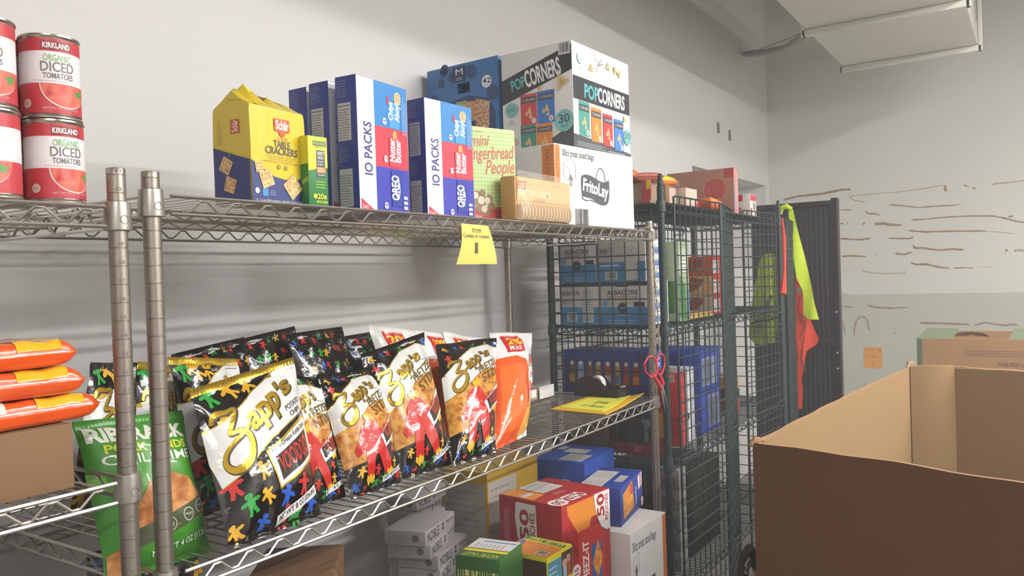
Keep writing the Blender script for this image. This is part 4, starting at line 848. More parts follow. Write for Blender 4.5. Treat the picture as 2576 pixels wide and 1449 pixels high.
# ------------------------------------------------------------------ on and under the left shelf
za = ZA2+.0005
carton('plain_kraft_box', 'plain brown kraft carton on the lower left shelf under the orange packs', 'box', (.262, 1.083, za), 0, .308, .30, .086, KRAFT, (), (), [('r', '#8f7049', .01, .47, .99, .53)], None)
OF = mat('orange_film', '#e2571c', .25, coat=.5, bump=.3, bscale=30)
def softpack(name, label, x, y, z, w, d, h, yaw, seed, cat='pack', group=None, film=None, tops=(), fronts=()):
    rg = random.Random(seed); b = MB(); NU, NV = 22, 14; ph = [rg.uniform(0, 6) for _ in range(4)]
    def top(u, v): e = max(0, 1-abs(2*u-1)**(14 if film is None else 4))**.5*max(0, 1-abs(2*v-1)**(14 if film is None else 5))**.5; return Vector(((u-.5)*w, (v-.5)*d, h*.5+h*.5*e+.0012*e*sin(17*u+ph[0])*sin(11*v+ph[1])+.001*e*sin(30*u+ph[2])))
    def bot(u, v): e = max(0, 1-abs(2*u-1)**(14 if film is None else 4))**.5*max(0, 1-abs(2*v-1)**(14 if film is None else 5))**.5; return Vector(((u-.5)*w, (v-.5)*d, h*.5-h*.5*e))
    cw = lambda t_: .5-.5*cos(pi*t_)
    vt = [top(cw(i/NU), cw(j/NV)) for j in range(NV+1) for i in range(NU+1)]; vb = [bot(cw(i/NU), cw(j/NV)) for j in range(NV+1) for i in range(NU+1)]
    fs = [(j*(NU+1)+i, j*(NU+1)+i+1, (j+1)*(NU+1)+i+1, (j+1)*(NU+1)+i) for j in range(NV) for i in range(NU)]
    b.add(vt, fs, film or OF); b.add(vb, [f[::-1] for f in fs], film or OF)
    def fnn(u, v):
        e = .01; n = (top(min(1, u+e), v)-top(max(0, u-e), v)).cross(top(u, min(1, v+e))-top(u, max(0, v-e))).normalized(); return top(u, v), n
    if tops: b.wrap(fnn, w, d, tops, .004, .0009, .0002)
    ob = b.build(name, label=label, cat=cat, group=group, o=(0, 0, 0), smooth=2); ob.location = (x, y, z); ob.rotation_euler.z = radians(yaw)
    c = MB(); ORI[ob.name] = Vector((0, 0, 0))
    for sx in (-1, 1):
        vs = []; n = 10; c = MB()
        for i in range(n+1): yy = (i/n-.5)*d*.96; zz = h*.5+.0018*(i % 2); vs += [(sx*w*.497, yy, zz), (sx*(w*.5+.005), yy, zz+.001)]
        q = [(2*i, 2*i+1, 2*i+3, 2*i+2) for i in range(n)]; c.add(vs, q if sx < 0 else [f[::-1] for f in q], film or OF)
        c.build('end_seal', ob, smooth=2)
    return ob
YL = ink('#f0b51e'); TO = [('p', YL, [(.60, .004), (.90, .004), (.93, .55), (.62, .65)]), ('p', ink('#e9dccb'), [(.22, .004), (.42, .004), (.45, .45), (.20, .5)]), ('p', YL, [(.0, .3), (.3, .2), (.3, .0), (.0, .0)]), ('t', RED, 'RAMEN', .1, .55, .5, .8, 0, BOLD)]
TO[3] = ('l', RED, .12, .6, .5, .75, 2)
zk = za+.087
for k, (x, w, yaw, lab) in enumerate(((.502, .215, 4, 'bottom of three right-hand packs'), (.486, .21, -3, 'middle of the three right-hand packs'), (.480, .20, 6, 'top of the three right-hand packs'))):
    softpack('noodle_pack', 'orange and yellow film pack on the kraft carton, '+lab, x, 1.150, zk+k*.0375, w, .13, .036, yaw, 70+k, 'pack', 'orange film packs', None, TO)
for k, (x, yaw, lab) in enumerate(((.262, 3, 'lower left-hand pack'), (.266, -4, 'middle left-hand pack'), (.262, 2, 'upper left-hand pack'))):
    softpack('noodle_pack', 'orange film pack at the photo edge on the kraft carton, '+lab, x, 1.135, zk+k*.0375, .19, .13, .036, yaw, 80+k, 'pack', 'orange film packs', None, TO)
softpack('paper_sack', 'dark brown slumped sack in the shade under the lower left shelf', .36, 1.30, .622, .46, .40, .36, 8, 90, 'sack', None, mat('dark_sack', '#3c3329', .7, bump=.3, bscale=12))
# ------------------------------------------------------------------ under the chip shelf, on the third deck
z3 = ZB3+.0005
def topz(px, py, y): return un(px, py, 1, y)
CZ = '#b02a2f'
def cz_ops():
    R = [('p', '#e08a34', [(.10, .985), (.12, .93), (.30, .80), (.42, .70), (.50, .72), (.60, .86), (.98, .86), (.98, .99)]), 
         ('p', '#8e2226', [(.08, .80), (.3, .70), (.3, .65), (.08, .72)]), ('r', '#c43a34', .32, .40, .86, .80), ('t', '#f0e6e2', 'CHEEZ-IT', .40, .42, .52, .72, 90, BOLD2), ('r', '#3a5fa8', .58, .44, .80, .68), ('p', food('cracker_orange', '#c46a22', '#eda64a', 60), [(.60, .56), (.70, .45), (.82, .56), (.72, .70)]), ('c', '#efe9e6', .26, .56, .045), ('t', '#a8282c', '15', .22, .54, .30, .58, 90, BOLD),
         ('r', '#c43a34', .32, .02, .86, .37), ('t', '#f0e6e2', 'CHEEZ-IT', .40, .05, .52, .34, 90, BOLD2), ('p', MATS['cracker_orange'], [(.60, .12), (.74, .04), (.84, .22), (.70, .34)]), ('c', '#efe9e6', .92, .25, .045), ('t', '#a8282c', '20', .88, .23, .96, .27, 90, BOLD),
         ('p', '#efe9e6', [(.66, .995), (.997, .995), (.997, .74), (.92, .735), (.80, .77), (.71, .85), (.67, .93)]), ('t', '#a8282c', '50', .72, .84, .87, .98, 90, BOLD2), ('t', '#a8282c', 'POUCHES', .89, .80, .96, .97, 90, BOLD)]
    L = [('p', '#efe9e6', [(.28, .975), (.60, .975), (.62, .62), (.52, .60), (.38, .66), (.29, .76), (.26, .88)]), ('t', '#a8282c', '50', .34, .74, .48, .93, 90, BOLD2), ('t', '#a8282c', 'POUCHES', .50, .68, .58, .92, 90, BOLD), ('r', '#b85a6a', .07, .64, .17, .92), ('r', '#8e2226', .625, .0, .632, .99)]
    T = [('r', '#d9d4d0', .34, .55, .76, .98), ('l', '#6f6a6a', .36, .57, .74, .96, 16), ('r', '#bdb8b4', .50, .55, .505, .98), ('t', '#f0e6e2', 'CHEEZ-IT', .15, .05, .62, .25, 180, BOLD2), ('p', '#d98b34', [(.02, .45), (.30, .5), (.30, .98), (.02, .98)]), ('c', '#efe9e6', .10, .13, .13), ('t', '#a8282c', '50', .03, .06, .17, .20, 180, BOLD2), ('r', '#c9c4c0', .06, .62, .24, .72), ('l', '#d9c0b0', .36, .36, .6, .44, 2)]
    return R, L, T
R_, L_, T_ = cz_ops()
n = topz(1412, 1275, 1.08); carton('cheese_cracker_box', 'large red cheese cracker box marked 50 pouches on the low shelf', 'box', (n.x, 1.08, z3), -6.8, .232, .222, n.z-z3, '#a8282c', R_, L_, T_)
n = topz(1585, 1345, 1.0); zw = n.z; carton('snack_case', 'white snack case low down, under the blue sandwich cracker box', 'box', (n.x, 1.0, z3), -1, .252, .25, zw-z3, WHITEB,
   [('r', '#dd7a33', .90, .01, .997, .99), ('t', '#b3552c', 'HALLOWEEN', .925, .2, .965, .8, -90), ('t', '#4c4d4f', '30ct treat sized bags', .05, .78, .70, .90, 0, dict(ang=0)), ('bc', '#4a4a4c', .40, .20, .66, .46), ('p', '#6b6b6d', [(.12, .46), (.16, .46), (.16, .60), (.18, .60), (.14, .68), (.10, .60), (.12, .60)]), line('#b9b8b8', .07, .52, .07, .72), line('#b9b8b8', .07, .72, .22, .78), line('#b9b8b8', .22, .78, .22, .58), ('p', '#55575b', [(.38, .02), (.80, .02), (.80, .16), (.6, .14), (.5, .18), (.38, .15)])], (), [line('#b9b8b8', .03, .1, .3, .05), line('#b9b8b8', .03, .1, .1, .4), line('#b9b8b8', .1, .4, .4, .3)], 'white snack cases')
lb = un(1563, 1326, 2, zw+.001); lt = un(1563, 1228, 1, lb.y)
LA = '#2c4494'
carton('sandwich_cracker_box', 'blue sandwich cracker variety box standing on the bottom white snack case', 'box', (lb.x, lb.y, zw+.001), 9, .245, .135, lt.z-zw-.001, LA,
   [('p', '#d98b34', [(.12, .12), (.10, .78), (.52, .95), (.60, .20)]), ('p', MATS['cracker_orange'], [(.14, .14), (.12, .50), (.52, .60), (.56, .2)]), ('r', '#c9503c', .40, .6, .54, .88), ('p', '#e9e6e2', [(.80, .55), (.97, .60), (.97, .97), (.78, .92)]), ('t', '#c23a36', 'Lance', .82, .60, .94, .93, 90, BOLD2), ('t', '#dfe3ee', 'Variety Pack', .64, .20, .72, .72, 90, BOLD), ('c', '#e9e6e2', .96, .14, .13), ('t', '#c23a36', '30', .90, .08, .99, .2, 90, BOLD)], (),
   [('r', '#d3cfcb', .02, .45, .80, .98), ('l', '#77726f', .04, .48, .38, .95, 9), ('l', '#77726f', .42, .48, .78, .95, 9), ('r', '#c9c5c1', .30, .12, .62, .32), ('l', '#6b6763', .32, .14, .60, .30, 3)])
n = topz(1470, 1165, 1.262)
carton('cracker_mix_box', 'big blue cracker mix box behind the red cheese cracker box', 'box', (n.x, 1.262, z3), 3, .25, .19, n.z-z3, '#2b4fa6',
   [('c', '#dedbd8', .52, .50, .30), ('c', '#2b4fa6', .52, .50, .27), ('c', '#dedbd8', .52, .50, .25), ('p', '#4a86c8', [(.30, .58), (.42, .64), (.42, .30), (.30, .28)]), ('p', '#b8322e', [(.44, .66), (.62, .76), (.60, .40), (.46, .38)]), ('t', '#f0e6e2', 'IT', .46, .46, .52, .60, 90, BOLD), ('p', MATS['cracker_orange'], [(.62, .74), (.72, .70), (.70, .42), (.60, .42)]), ('p', '#e2b13c', [(.45, .3), (.6, .3), (.52, .38)])],
   [('c', '#dfe3ee', .58, .83, .03), ('c', '#2b4fa6', .58, .83, .022), ('c', '#dfe3ee', .66, .83, .03), ('c', '#2b4fa6', .66, .83, .022), ('l', '#cfd6ea', .55, .76, .70, .79, 1)],
   [('r', '#bdb9b6', .05, .1, .45, .55), ('l', '#7a7673', .07, .12, .43, .52, 8), ('r', '#bdb9b6', .5, .3, .75, .75), ('r', '#a9a5a2', .62, .8, .85, .95)])
NVG = '#35652c'; NVY = '#d9cf2e'
n = topz(1376, 1405, 1.02)
carton('granola_box', 'yellow and brown granola box with two people pictured and an orange lid', 'box', (n.x, 1.02, z3), -1.5, .122, .138, n.z-z3, NVY,
   [('r', '#5b9db5', .02, .70, .55, .96), ('l', '#d3e2e6', .06, .72, .45, .93, 6), ('r', '#5a4230', .55, .80, .98, .98), ('c', '#d6a98a', .66, .90, .03), ('c', '#c99a7a', .82, .92, .03), ('r', '#a9bfd0', .60, .80, .74, .88), ('r', '#b8553f', .76, .80, .90, .90), ('p', '#37702f', [(.02, .45), (.98, .62), (.98, .75), (.02, .60)]), ('t', '#cfe0a0', 'NATURE VALLEY', .06, .52, .94, .66, 0, dict(b=.02, ang=8)), ('p', NVY, [(.02, .40), (.98, .55), (.98, .62), (.02, .45)]), ('r', '#9a5a28', .02, .02, .98, .36)],
   [('r', '#5b9db5', .02, .72, .36, .97), ('l', '#a9cbd6', .05, .82, .32, .86, 1), ('r', '#50382a', .38, .40, .98, .97), ('c', '#c99a7a', .60, .80, .055), ('c', '#b98060', .80, .72, .05), ('r', '#93a6b8', .50, .42, .72, .70), ('r', '#93302c', .74, .42, .90, .64), ('r', '#9a5a28', .02, .02, .36, .70), ('t', '#e2c9a0', 'Sweet', .05, .42, .30, .52, 0, dict(sh=.3))],
   [('p', '#d9823a', [(.01, .01), (.62, .01), (.80, .99), (.01, .99)]), ('p', '#6a6fa8', [(.40, .80), (.72, .84), (.75, .97), (.30, .94)]), ('p', '#37702f', [(.68, .03), (.84, .03), (.97, .97), (.84, .97)]), ('t', '#d9d26a', 'NATURE VALLEY', .70, .08, .92, .92, 90, BOLD), ('r', '#d8d2cc', .10, .10, .32, .34), ('bc', '#55504c', .12, .12, .30, .32), ('t', '#e8c79a', 'Crunchy', .38, .25, .46, .75, 90, dict(sh=.3)), ('t', '#e8c79a', 'Oats', .50, .25, .57, .65, 90, dict(sh=.3))], 'granola boxes')
n = topz(1257, 1410, 1.035)
carton('granola_box', 'green and yellow granola box with a white banner lid, lowest left', 'box', (n.x, 1.035, z3), 9, .128, .115, n.z-z3, NVG,
   [('p', NVY, [(.0, .40), (1, .52), (1, .62), (.0, .55)]), ('r', '#d8d4cc', .02, .02, .98, .3)],
   [('t', '#d9dc8a', 'NATURE VALLEY', .05, .74, .95, .92, 0, dict(b=.02)), ('r', NVY, .0, .44, 1, .68), ('l', '#7a9a3a', .3, .54, .7, .60, 1), ('p', '#8a5a34', [(.0, .38), (1, .44), (1, .40), (.0, .34)]), ('r', '#d8d4cc', .0, .0, 1, .34)],
   [('p', NVY, [(.30, .01), (.42, .01), (.42, .99), (.30, .99)]), ('t', '#b9b84a', 'NATURE VALLEY', .05, .1, .22, .9, 90, BOLD), ('p', '#8a5a34', [(.42, .01), (.46, .01), (.46, .99), (.42, .99)]), ('p', '#d8d6d2', [(.46, .01), (.99, .01), (.99, .99), (.46, .99)]), ('l', '#8b8884', .52, .2, .75, .9, 7), ('r', '#5b8fc4', .82, .05, .87, .8)], 'granola boxes')
# white and yellow boxes at the back
y1 = un(1225, 1200, 1, 1.42); y2 = un(1352, 1175, 1, 1.42)
carton('yellow_carton', 'yellow carton with white label panels behind the red cheese cracker box', 'box', (y1.x, 1.42, z3), 0, y2.x-y1.x, .18, y1.z-z3+.01, '#b08c20',
   [('r', '#aba59c', .02, .26, .55, .93), ('l', '#8f8a83', .05, .75, .5, .9, 3), ('l', '#8f8a83', .05, .45, .5, .55, 2), ('r', '#8f8a83', .02, .59, .55, .60)], [('r', '#aba59c', .05, .30, .95, .92), ('l', '#97928b', .1, .60, .9, .88, 6)], ())
y3 = un(1265, 1160, 1, 1.50); y4 = un(1350, 1135, 1, 1.50)
# glove boxes
GR = [('t', '#3d3a3e', 'NOBLE', .06, .18, .45, .82, 0, dict(b=.01)), ('c', '#3f3c42', .58, .52, .20, .26), ('l', '#bdb9bd', .52, .44, .64, .60, 2), ('t', '#5d5a5e', 'Nitrile Gloves', .70, .55, .95, .80, 0), ('l', '#8d8a8e', .70, .25, .96, .42, 2)]
GL = [('t', '#8a878b', 'NOBLE', .12, .25, .55, .75, 0), ('c', '#5a575c', .76, .5, .26, .24)]
GLM = mat('glove_carton', '#989292', .6)
offs = [(1067, 1256), (1080, 1293), (1100, 1331), (1106, 1366), (1110, 1402), (1118, 1436)]
pv = [un(px, py, 1, 1.36) for px, py in offs]; hh = .0395
labs = ['top of the stack', 'second from the top', 'third from the top', 'fourth from the top', 'fifth from the top', 'sixth from the top']
ztop = z3+.0395*11
pt = un(1104, 1218, 1, 1.40)
for i in range(10):
    k = 9-i; z = z3+k*hh*1.0; x = pv[min(i, 5)].x+(0 if i < 6 else .004*(i % 2)); yaw = (-1, 3, -2, 4, 1, -3, 2, 0, 3, -2)[i]+16
    lab = labs[i] if i < 6 else ('seventh', 'eighth', 'ninth', 'lowest, tenth')[i-6]+' from the top'
    carton('glove_box', 'flat white nitrile glove box, '+lab+' beside the granola boxes', 'box', (x, 1.36-.0*i, z), yaw, .20, .12, hh-.0008, GLM, GR, GL, (), 'glove boxes')
for i in range(11):
    carton('glove_box', 'flat white glove box in the rear stack, '+('topmost, reaching the chip shelf', 'second from top', 'third from top', 'fourth from top', 'fifth from top', 'sixth from top', 'seventh from top', 'eighth from top', 'ninth from top', 'tenth from top', 'lowest')[i], 'box', (pt.x+.02+.004*(i % 3), 1.50, z3+(10-i)*hh), 12+(i*5) % 7, .19, .10, hh-.0008, GLM, GR, GL, (), 'glove boxes')
# small kraft carton whose corner shows at the bottom edge
kc = un(838, 1436, 1, 1.16); carton('small_kraft_carton', 'brown kraft carton whose top corner just shows at the bottom edge', 'box', (kc.x, 1.16, z3), 38, .16, .16, kc.z-z3, mat('dark_kraft', '#6f4f33', .8), (), (), ())
# ------------------------------------------------------------------ things lying on the chip shelf
b = MB(); F = [un(1385, 1031, 2, ZL), un(1525, 1044, 2, ZL), un(1622, 998, 2, ZL), un(1478, 1000, 2, ZL)]
def quad_slab(b, F, z0, th, m, wave=0., fl=None):
    N = 10; vs = []; fs = []
    P = [Vector((f.x, f.y, 0)) for f in F]
    for s in (1, 0):
        for j in range(N+1):
            for i in range(N+1):
                u, v = i/N, j/N; p = (P[0]*(1-u)+P[1]*u)*(1-v)+(P[3]*(1-u)+P[2]*u)*v; cu = wave*max(0, u-.75)*max(0, v-.4)*6; vs.append((p.x, p.y, z0+(th if s else 0)+cu))
    K = (N+1)**2
    for j in range(N):
        for i in range(N): a = j*(N+1)+i; fs.append((a, a+1, a+N+2, a+N+1)); fs.append((a+K, a+N+1+K, a+N+2+K, a+1+K))
    for i in range(N): fs += [(i, i+K, i+1+K, i+1), (N*(N+1)+i, N*(N+1)+i+1, N*(N+1)+i+1+K, N*(N+1)+i+K), (i*(N+1), (i+1)*(N+1), (i+1)*(N+1)+K, i*(N+1)+K), (i*(N+1)+N, i*(N+1)+N+K, (i+1)*(N+1)+N+K, (i+1)*(N+1)+N)]
    b.add(vs, fs, m)
ZD = ZB2+.001
quad_slab(b, F, ZD, .003, mat('yellow_folder', '#e3b526', .55), .012); b.build('folder', label='yellow folder lying at the right front corner of the chip shelf', cat='folder')
b = MB(); G = [F[0].lerp(F[2], .10), F[1].lerp(F[3], .12), F[2].lerp(F[0], .16), F[3].lerp(F[1], .12)]
quad_slab(b, G, ZD+.0032, .0015, mat('lime_paper', '#e4e052', .6), .008)
gu = (G[1]-G[0]); gv = (G[3]-G[0]); gz = Vector((0, 0, ZD+.0048-G[0].z))
b.face(G[0]+gz+gv, -gv, gu, [('t', '#6f7a2c', 'EFAM', .55, .55, .72, .95, 90, BOLD)]) if False else None
b.face(G[3]+gz, -gv, gu, [('t', '#6d7730', 'EFAM', .22, .38, .42, .66, 90, dict(b=.02)), ('t', '#6d7730', 'or Boxes', .55, .30, .76, .80, 90, dict(b=.01))])
b.build('paper_sheets', label='lime yellow sheets with dark writing lying on the yellow folder', cat='paper')
# tape dispenser: weighted body with roll, standing across the shelf
t = thing('tape_dispenser', (2.42, 1.28, ZD), 'black desk tape dispenser with a white roll behind the yellow folder', 'tape dispenser')
tp = un(1510, 990, 1, 1.27); 
BLK = mat('black_plastic', '#1d1a17', .5); b = MB()
pr_ = [(-.07, 0), (.075, 0), (.082, .012), (.080, .030), (.070, .036), (.045, .030), (.030, .036), (.012, .052), (-.010, .060), (-.040, .060), (-.062, .050), (-.074, .030), (-.076, .012)]
yw0 = un(1565, 1003, 2, ZD); yw1 = un(1453, 992, 2, ZD); mid = (yw0+yw1)/2; dr = Vector(((yw0-yw1).x, (yw0-yw1).y, 0)); ln = dr.length/.158; U_ = dr.normalized()*ln
Nn = U_.normalized().cross(Vector((0, 0, 1)))
b.panel(pr_, .012, BLK, Vector((mid.x, mid.y, ZD))+Nn*.026, U_, (0, 0, 1.12)); b.panel(pr_, .012, BLK, Vector((mid.x, mid.y, ZD))-Nn*.014, U_, (0, 0, 1.12))
b.panel([(-.07, 0), (.075, 0), (.082, .012), (.06, .02), (-.07, .02)], .03, BLK, Vector((mid.x, mid.y, ZD))+Nn*.015, U_, (0, 0, 1.1)); b.panel([(.055, .02), (.082, .012), (.080, .036), (.070, .040)], .03, BLK, Vector((mid.x, mid.y, ZD))+Nn*.015, U_, (0, 0, 1.1))
b.build('body', t)
b = MB(); cc = Vector((mid.x, mid.y, ZD))+U_*-.005+Vector((0, 0, .043)); n_ = 28; un_ = U_.normalized(); vs = []; fs = []
for s in (-1, 1):
    for r in (.013, .028): vs += [cc+Nn*(s*.0105)+(un_*cos(2*pi*k/n_)+Vector((0, 0, 1))*sin(2*pi*k/n_))*r for k in range(n_)]
for k in range(n_):
    k2 = (k+1) % n_; fs += [(k, n_+k, n_+k2, k2), (2*n_+k, 2*n_+k2, 3*n_+k2, 3*n_+k), (n_+k, 3*n_+k, 3*n_+k2, n_+k2), (k, k2, 2*n_+k2, 2*n_+k)]
b.add(vs, fs, mat('tape_white', '#e8e6e0', .3)); b.build('tape_roll', t, label='white tape roll')
b = MB(); c0 = Vector((mid.x, mid.y, ZD))+U_*.082+Vector((0, 0, .040)); b.tube([c0-Nn*.013, c0+Nn*.013], .004, CHROME, n=8); b.build('cutter_blade', t, label='metal cutter')
# clear clamshell with labels
t = thing('clamshell_tray', (2.33, 1.42, ZD), 'clear plastic clamshell with brown food and white labels, beside the orange and white bag', 'food tray')
cx0, cx1, cy0, cy1 = 2.20, 2.36, 1.40, 1.50
b = MB(); b.box((cx0+.006, cy0+.006, ZD+.002), (cx1-.006, cy1-.006, ZD+.03), food('brown_food', '#9c6a45', '#d3a27a', 70), .006); b.build('food', t)
b = MB(); b.box((cx0, cy0, ZD), (cx1, cy1, ZD+.034), FILMC, .006); b.box((cx0-.005, cy0-.005, ZD+.034), (cx1+.005, cy1+.005, ZD+.037), FILMC, .001); b.build('clear_shell', t)
b = MB(); b.box((cx0+.02, cy0-.0065, ZD+.014), (cx0+.055, cy0-.0055, ZD+.040), '#e6e3de'); b.box((cx0+.075, cy0-.0065, ZD+.004), (cx1+.01, cy0-.0055, ZD+.044), '#dedbd5'); b.face((cx0+.08, cy0-.0065, ZD+.004), (.07, 0, 0), (0, 0, .04), [('l', '#8a8781', .05, .75, .95, .95, 2)]); b.build('sticker', t)
# ------------------------------------------------------------------ rope and scissors hanging from the far front post
ROPE = mat('twine', '#b3a488', .85, bump=.6, bscale=400, stretch=(1, 1, .4))
r0 = un(1640, 582, 1, 1.053); r1 = un(1660, 890, 1, 1.045)
b = MB(); P = [r0+Vector((-.01, .008, .012)), r0, r0.lerp(r1, .3)+Vector((-.002, 0, 0)), r0.lerp(r1, .65)+Vector((.003, 0, 0)), r1]
Q = []
for i in range(len(P)-1):
    for k in range(30): Q.append(P[i].lerp(P[i+1], k/30))
for s in (0, 1):
    b.tube([q+Vector((.0016*cos(i*.55+s*pi), .0016*sin(i*.55+s*pi), 0)) for i, q in enumerate(Q)], .0018, ROPE, n=5)
k0 = r0.lerp(r1, .45); b.lathe([(.001, -.006), (.0055, -.003), (.0055, .003), (.001, .006)], ROPE, tuple(k0), n=10)
b.tube([r0+Vector((.016*cos(a/8*2*pi)-.016, .016*sin(a/8*2*pi)+.012, .012)) for a in range(8)], .002, ROPE, n=5, closed=True)
b.build('hanging_twine', label='knotted beige twine tied round the far front post, holding the red scissors', cat='twine')
t = thing('scissors', un(1658, 1140, 1, 1.045), 'red handled scissors hanging from twine at the far front post', 'scissors')
REDH = mat('red_handle', '#d2374a', .35, coat=.2); STEEL = mat('steel_blade', '#b7b4b0', .25, .9)
def S(x, y, dy=0.): p = un(x, y, 1, 1.043+dy); return p
for k, (ring, sh, dy) in enumerate(((((1630, 898), (1621, 915), (1624, 935), (1636, 948), (1649, 944), (1653, 928), (1650, 906), (1641, 896)), ((1640, 940), (1655, 962), (1664, 978)), 0.), (((1658, 892), (1652, 908), (1653, 932), (1658, 944), (1666, 938), (1672, 918), (1671, 897), (1664, 890)), ((1660, 940), (1664, 955), (1668, 966)), .006))):
    b = MB(); b.tube([S(x, y, dy) for x, y in ring], .0033, REDH, n=8, closed=True); b.tube([S(x, y, dy) for x, y in sh], [.004, .007, .007], REDH, n=8); b.build('handle', t)
for k, (a, c, dy) in enumerate((((1664, 972), (1674, 1035), -.003), ((1666, 966), (1681, 1028), .003))):
    b = MB(); A = S(a[0], a[1], dy); C_ = S(c[0], c[1], dy); s = (C_-A).normalized().cross(Vector((0, 1, 0))); b.add([A+s*.006, A-s*.006, C_, A+s*.006+Vector((0, .0015, 0)), A-s*.006+Vector((0, .0015, 0)), C_+Vector((0, .0015, 0))], [(0, 1, 2), (5, 4, 3), (0, 3, 4, 1), (1, 4, 5, 2), (2, 5, 3, 0)], STEEL); b.build('blade', t)
# ------------------------------------------------------------------ goods inside the green cage
g1, g2, g3, g4 = [z+.0005 for z in GZ]
def facebox(name, label, y0, y1, x, dx, z, h, m, ops, side=(), top=(), group=None, yaw=0):
    """carton whose printed face looks towards -x; y0<y1"""
    return carton(name, label, 'box', (x, y0, z), yaw, dx, y1-y0, h, m, side, ops, top, group)
def alba(k=0):
    o = [('r', '#4a88bd', .004, .004, .996, .42), ('r', '#27345a', .004, .90, .996, .996), ('r', '#1d2742', .33, .885, .60, .985), ('t', '#d6d8dc', 'KIRKLAND', .36, .91, .57, .96, 0, BOLD), ('t', '#38404e', 'ALBACORE', .14, .70, .80, .80, 0, dict(b=.02)), ('t', '#b0605c', 'SOLID WHITE TUNA', .14, .62, .80, .67, 0, BOLD),
         ('c', '#34405a', .47, .40, .12), ('l', '#c9d2dc', .40, .38, .54, .42, 2), ('p', '#333c52', [(.70, .43), (.95, .43), (.93, .48), (.95, .53), (.70, .53), (.72, .48)]), ('c', '#6f9ec9', .10, .50, .07), ('l', '#a9c7de', .15, .03, .85, .14, 2), ('t', '#dfe6ec', 'IN WATER', .35, .22, .60, .26, 0)]
    if k == 1:
        o = [('r', '#4a88bd', .004, .004, .996, .42), ('r', '#27345a', .004, .90, .996, .996), ('t', '#5c6470', 'ALBACORE', .03, .70, .50, .80, 0, dict(b=.02)), ('r', '#c9cac8', .56, .06, .84, .84), ('l', '#8e9296', .58, .10, .82, .80, 12), ('r', '#c9cac8', .15, .08, .42, .30), ('bc', '#55595e', .20, .10, .37, .28), ('l', '#a9b4bf', .04, .50, .45, .60, 3)]
    if k == 2:
        o = [('r', '#4a88bd', .004, .004, .996, .46), ('l', '#a9b0b8', .05, .56, .5, .80, 4), ('c', '#8e949c', .10, .72, .06), ('c', '#8e949c', .18, .72, .06), ('r', '#c9cac8', .58, .03, .84, .46), ('r', '#d0d1cf', .17, .05, .42, .27), ('bc', '#55595e', .20, .07, .39, .22), ('r', '#c5d6e4', .06, .36, .46, .40), ('l', '#b9bcc0', .62, .6, .8, .8, 4)]
    return o
canpack = [('r', '#dfe1e3', .02, .02, .98, .98)]+[('p', '#5f86b8', [(.15, v), (.85, v-.02), (.85, v+.13), (.15, v+.13)]) for v in (.06, .36, .66)]+[('c', '#aab4bf', .5, v+.14, .05) for v in (.06, .36, .66)]
aw = '#cfccc6'
facebox('tuna_case', 'white and blue albacore tuna case, lower right one of four, its ALBACORE lettering clearest', 1.150, 1.333, 2.625, .19, g2, .158, aw, alba(0), canpack, (), 'tuna cases')
facebox('tuna_case', 'white and blue albacore tuna case, lower left one of four, beside the wall', 1.338, 1.500, 2.625, .19, g2, .158, aw, alba(1), (), (), 'tuna cases')
facebox('tuna_case', 'white and blue albacore tuna case, upper right one of four, showing barcode panels', 1.155, 1.345, 2.628, .19, g2+.1585, .152, aw, alba(2), canpack, (), 'tuna cases')
facebox('tuna_case', 'white and blue albacore tuna case, upper left one of four, darkest, beside the wall', 1.350, 1.502, 2.628, .19, g2+.1585, .152, aw, alba(0), (), (), 'tuna cases')
facebox('vegetable_carton', 'green and white carton standing right behind the front cage post', 1.115, 1.30, 2.84, .10, g2, .30, '#9fae8c', [('r', '#4f7d3f', .1, .1, .9, .5)], [('p', '#3f7d3a', [(.02, .05), (.7, .02), (.6, .45), (.02, .6)]), ('r', '#d9ddd2', .1, .62, .9, .9), ('l', '#7d8a72', .15, .65, .85, .88, 5), ('r', '#4a88bd', .72, .02, .98, .4)])
b = MB(); b.box((2.72, 1.12, g2), (2.835, 1.45, g2+.0), '#c9a558') if False else None
b = MB(); b.box((2.96, 1.12, g2), (3.22, 1.36, g2+.012), mat('tan_card', '#c2a25c', .7), .002); b.box((3.00, 1.13, g2+.0125), (3.26, 1.34, g2+.020), mat('tan_card2', '#b78f4a', .7), .002)
b.build('card_tray', label='flat tan cardboard tray lying on the middle deck of the green cage', cat='tray')
OR3 = ['#b9461f', '#c08f55', '#b79a86']
for k in range(3):
    facebox('snack_carton', 'red and '+('pinkish', 'tan', 'orange')[k]+' snack carton, '+('lowest', 'middle', 'topmost')[k]+' of three stacked in the middle of the green cage', 1.15, 1.46, 3.30, .18, g2+k*.083, .082, ('#b79a86', '#c4995a', '#bb4a22')[k],
            [('r', ('#c77a5c', '#d08a35', '#c9401c')[k], .3, .02, .62, .3 if k < 2 else .98), ('p', '#8c2f1d', [(.62, .1), (.8, .3), (.9, .8), (.7, .95)]), ('r', '#cdb28a', .62, .1, .66, .9)],
            [('r', '#b8312c', .005, .005, .995, .995), ('r', '#d8cfca', .02, .12, .50, .78), ('bc', '#4c4240', .30, .16, .46, .74), ('l', '#6b5f5c', .05, .16, .26, .74, 5), ('p', '#c9603c', [(.58, .02), (.75, .02), (.78, .5), (.70, .98), (.6, .8)]), ('p', '#d2c0a0', [(.80, .6), (.95, .9), (.95, .3)])], (), 'snack cartons')
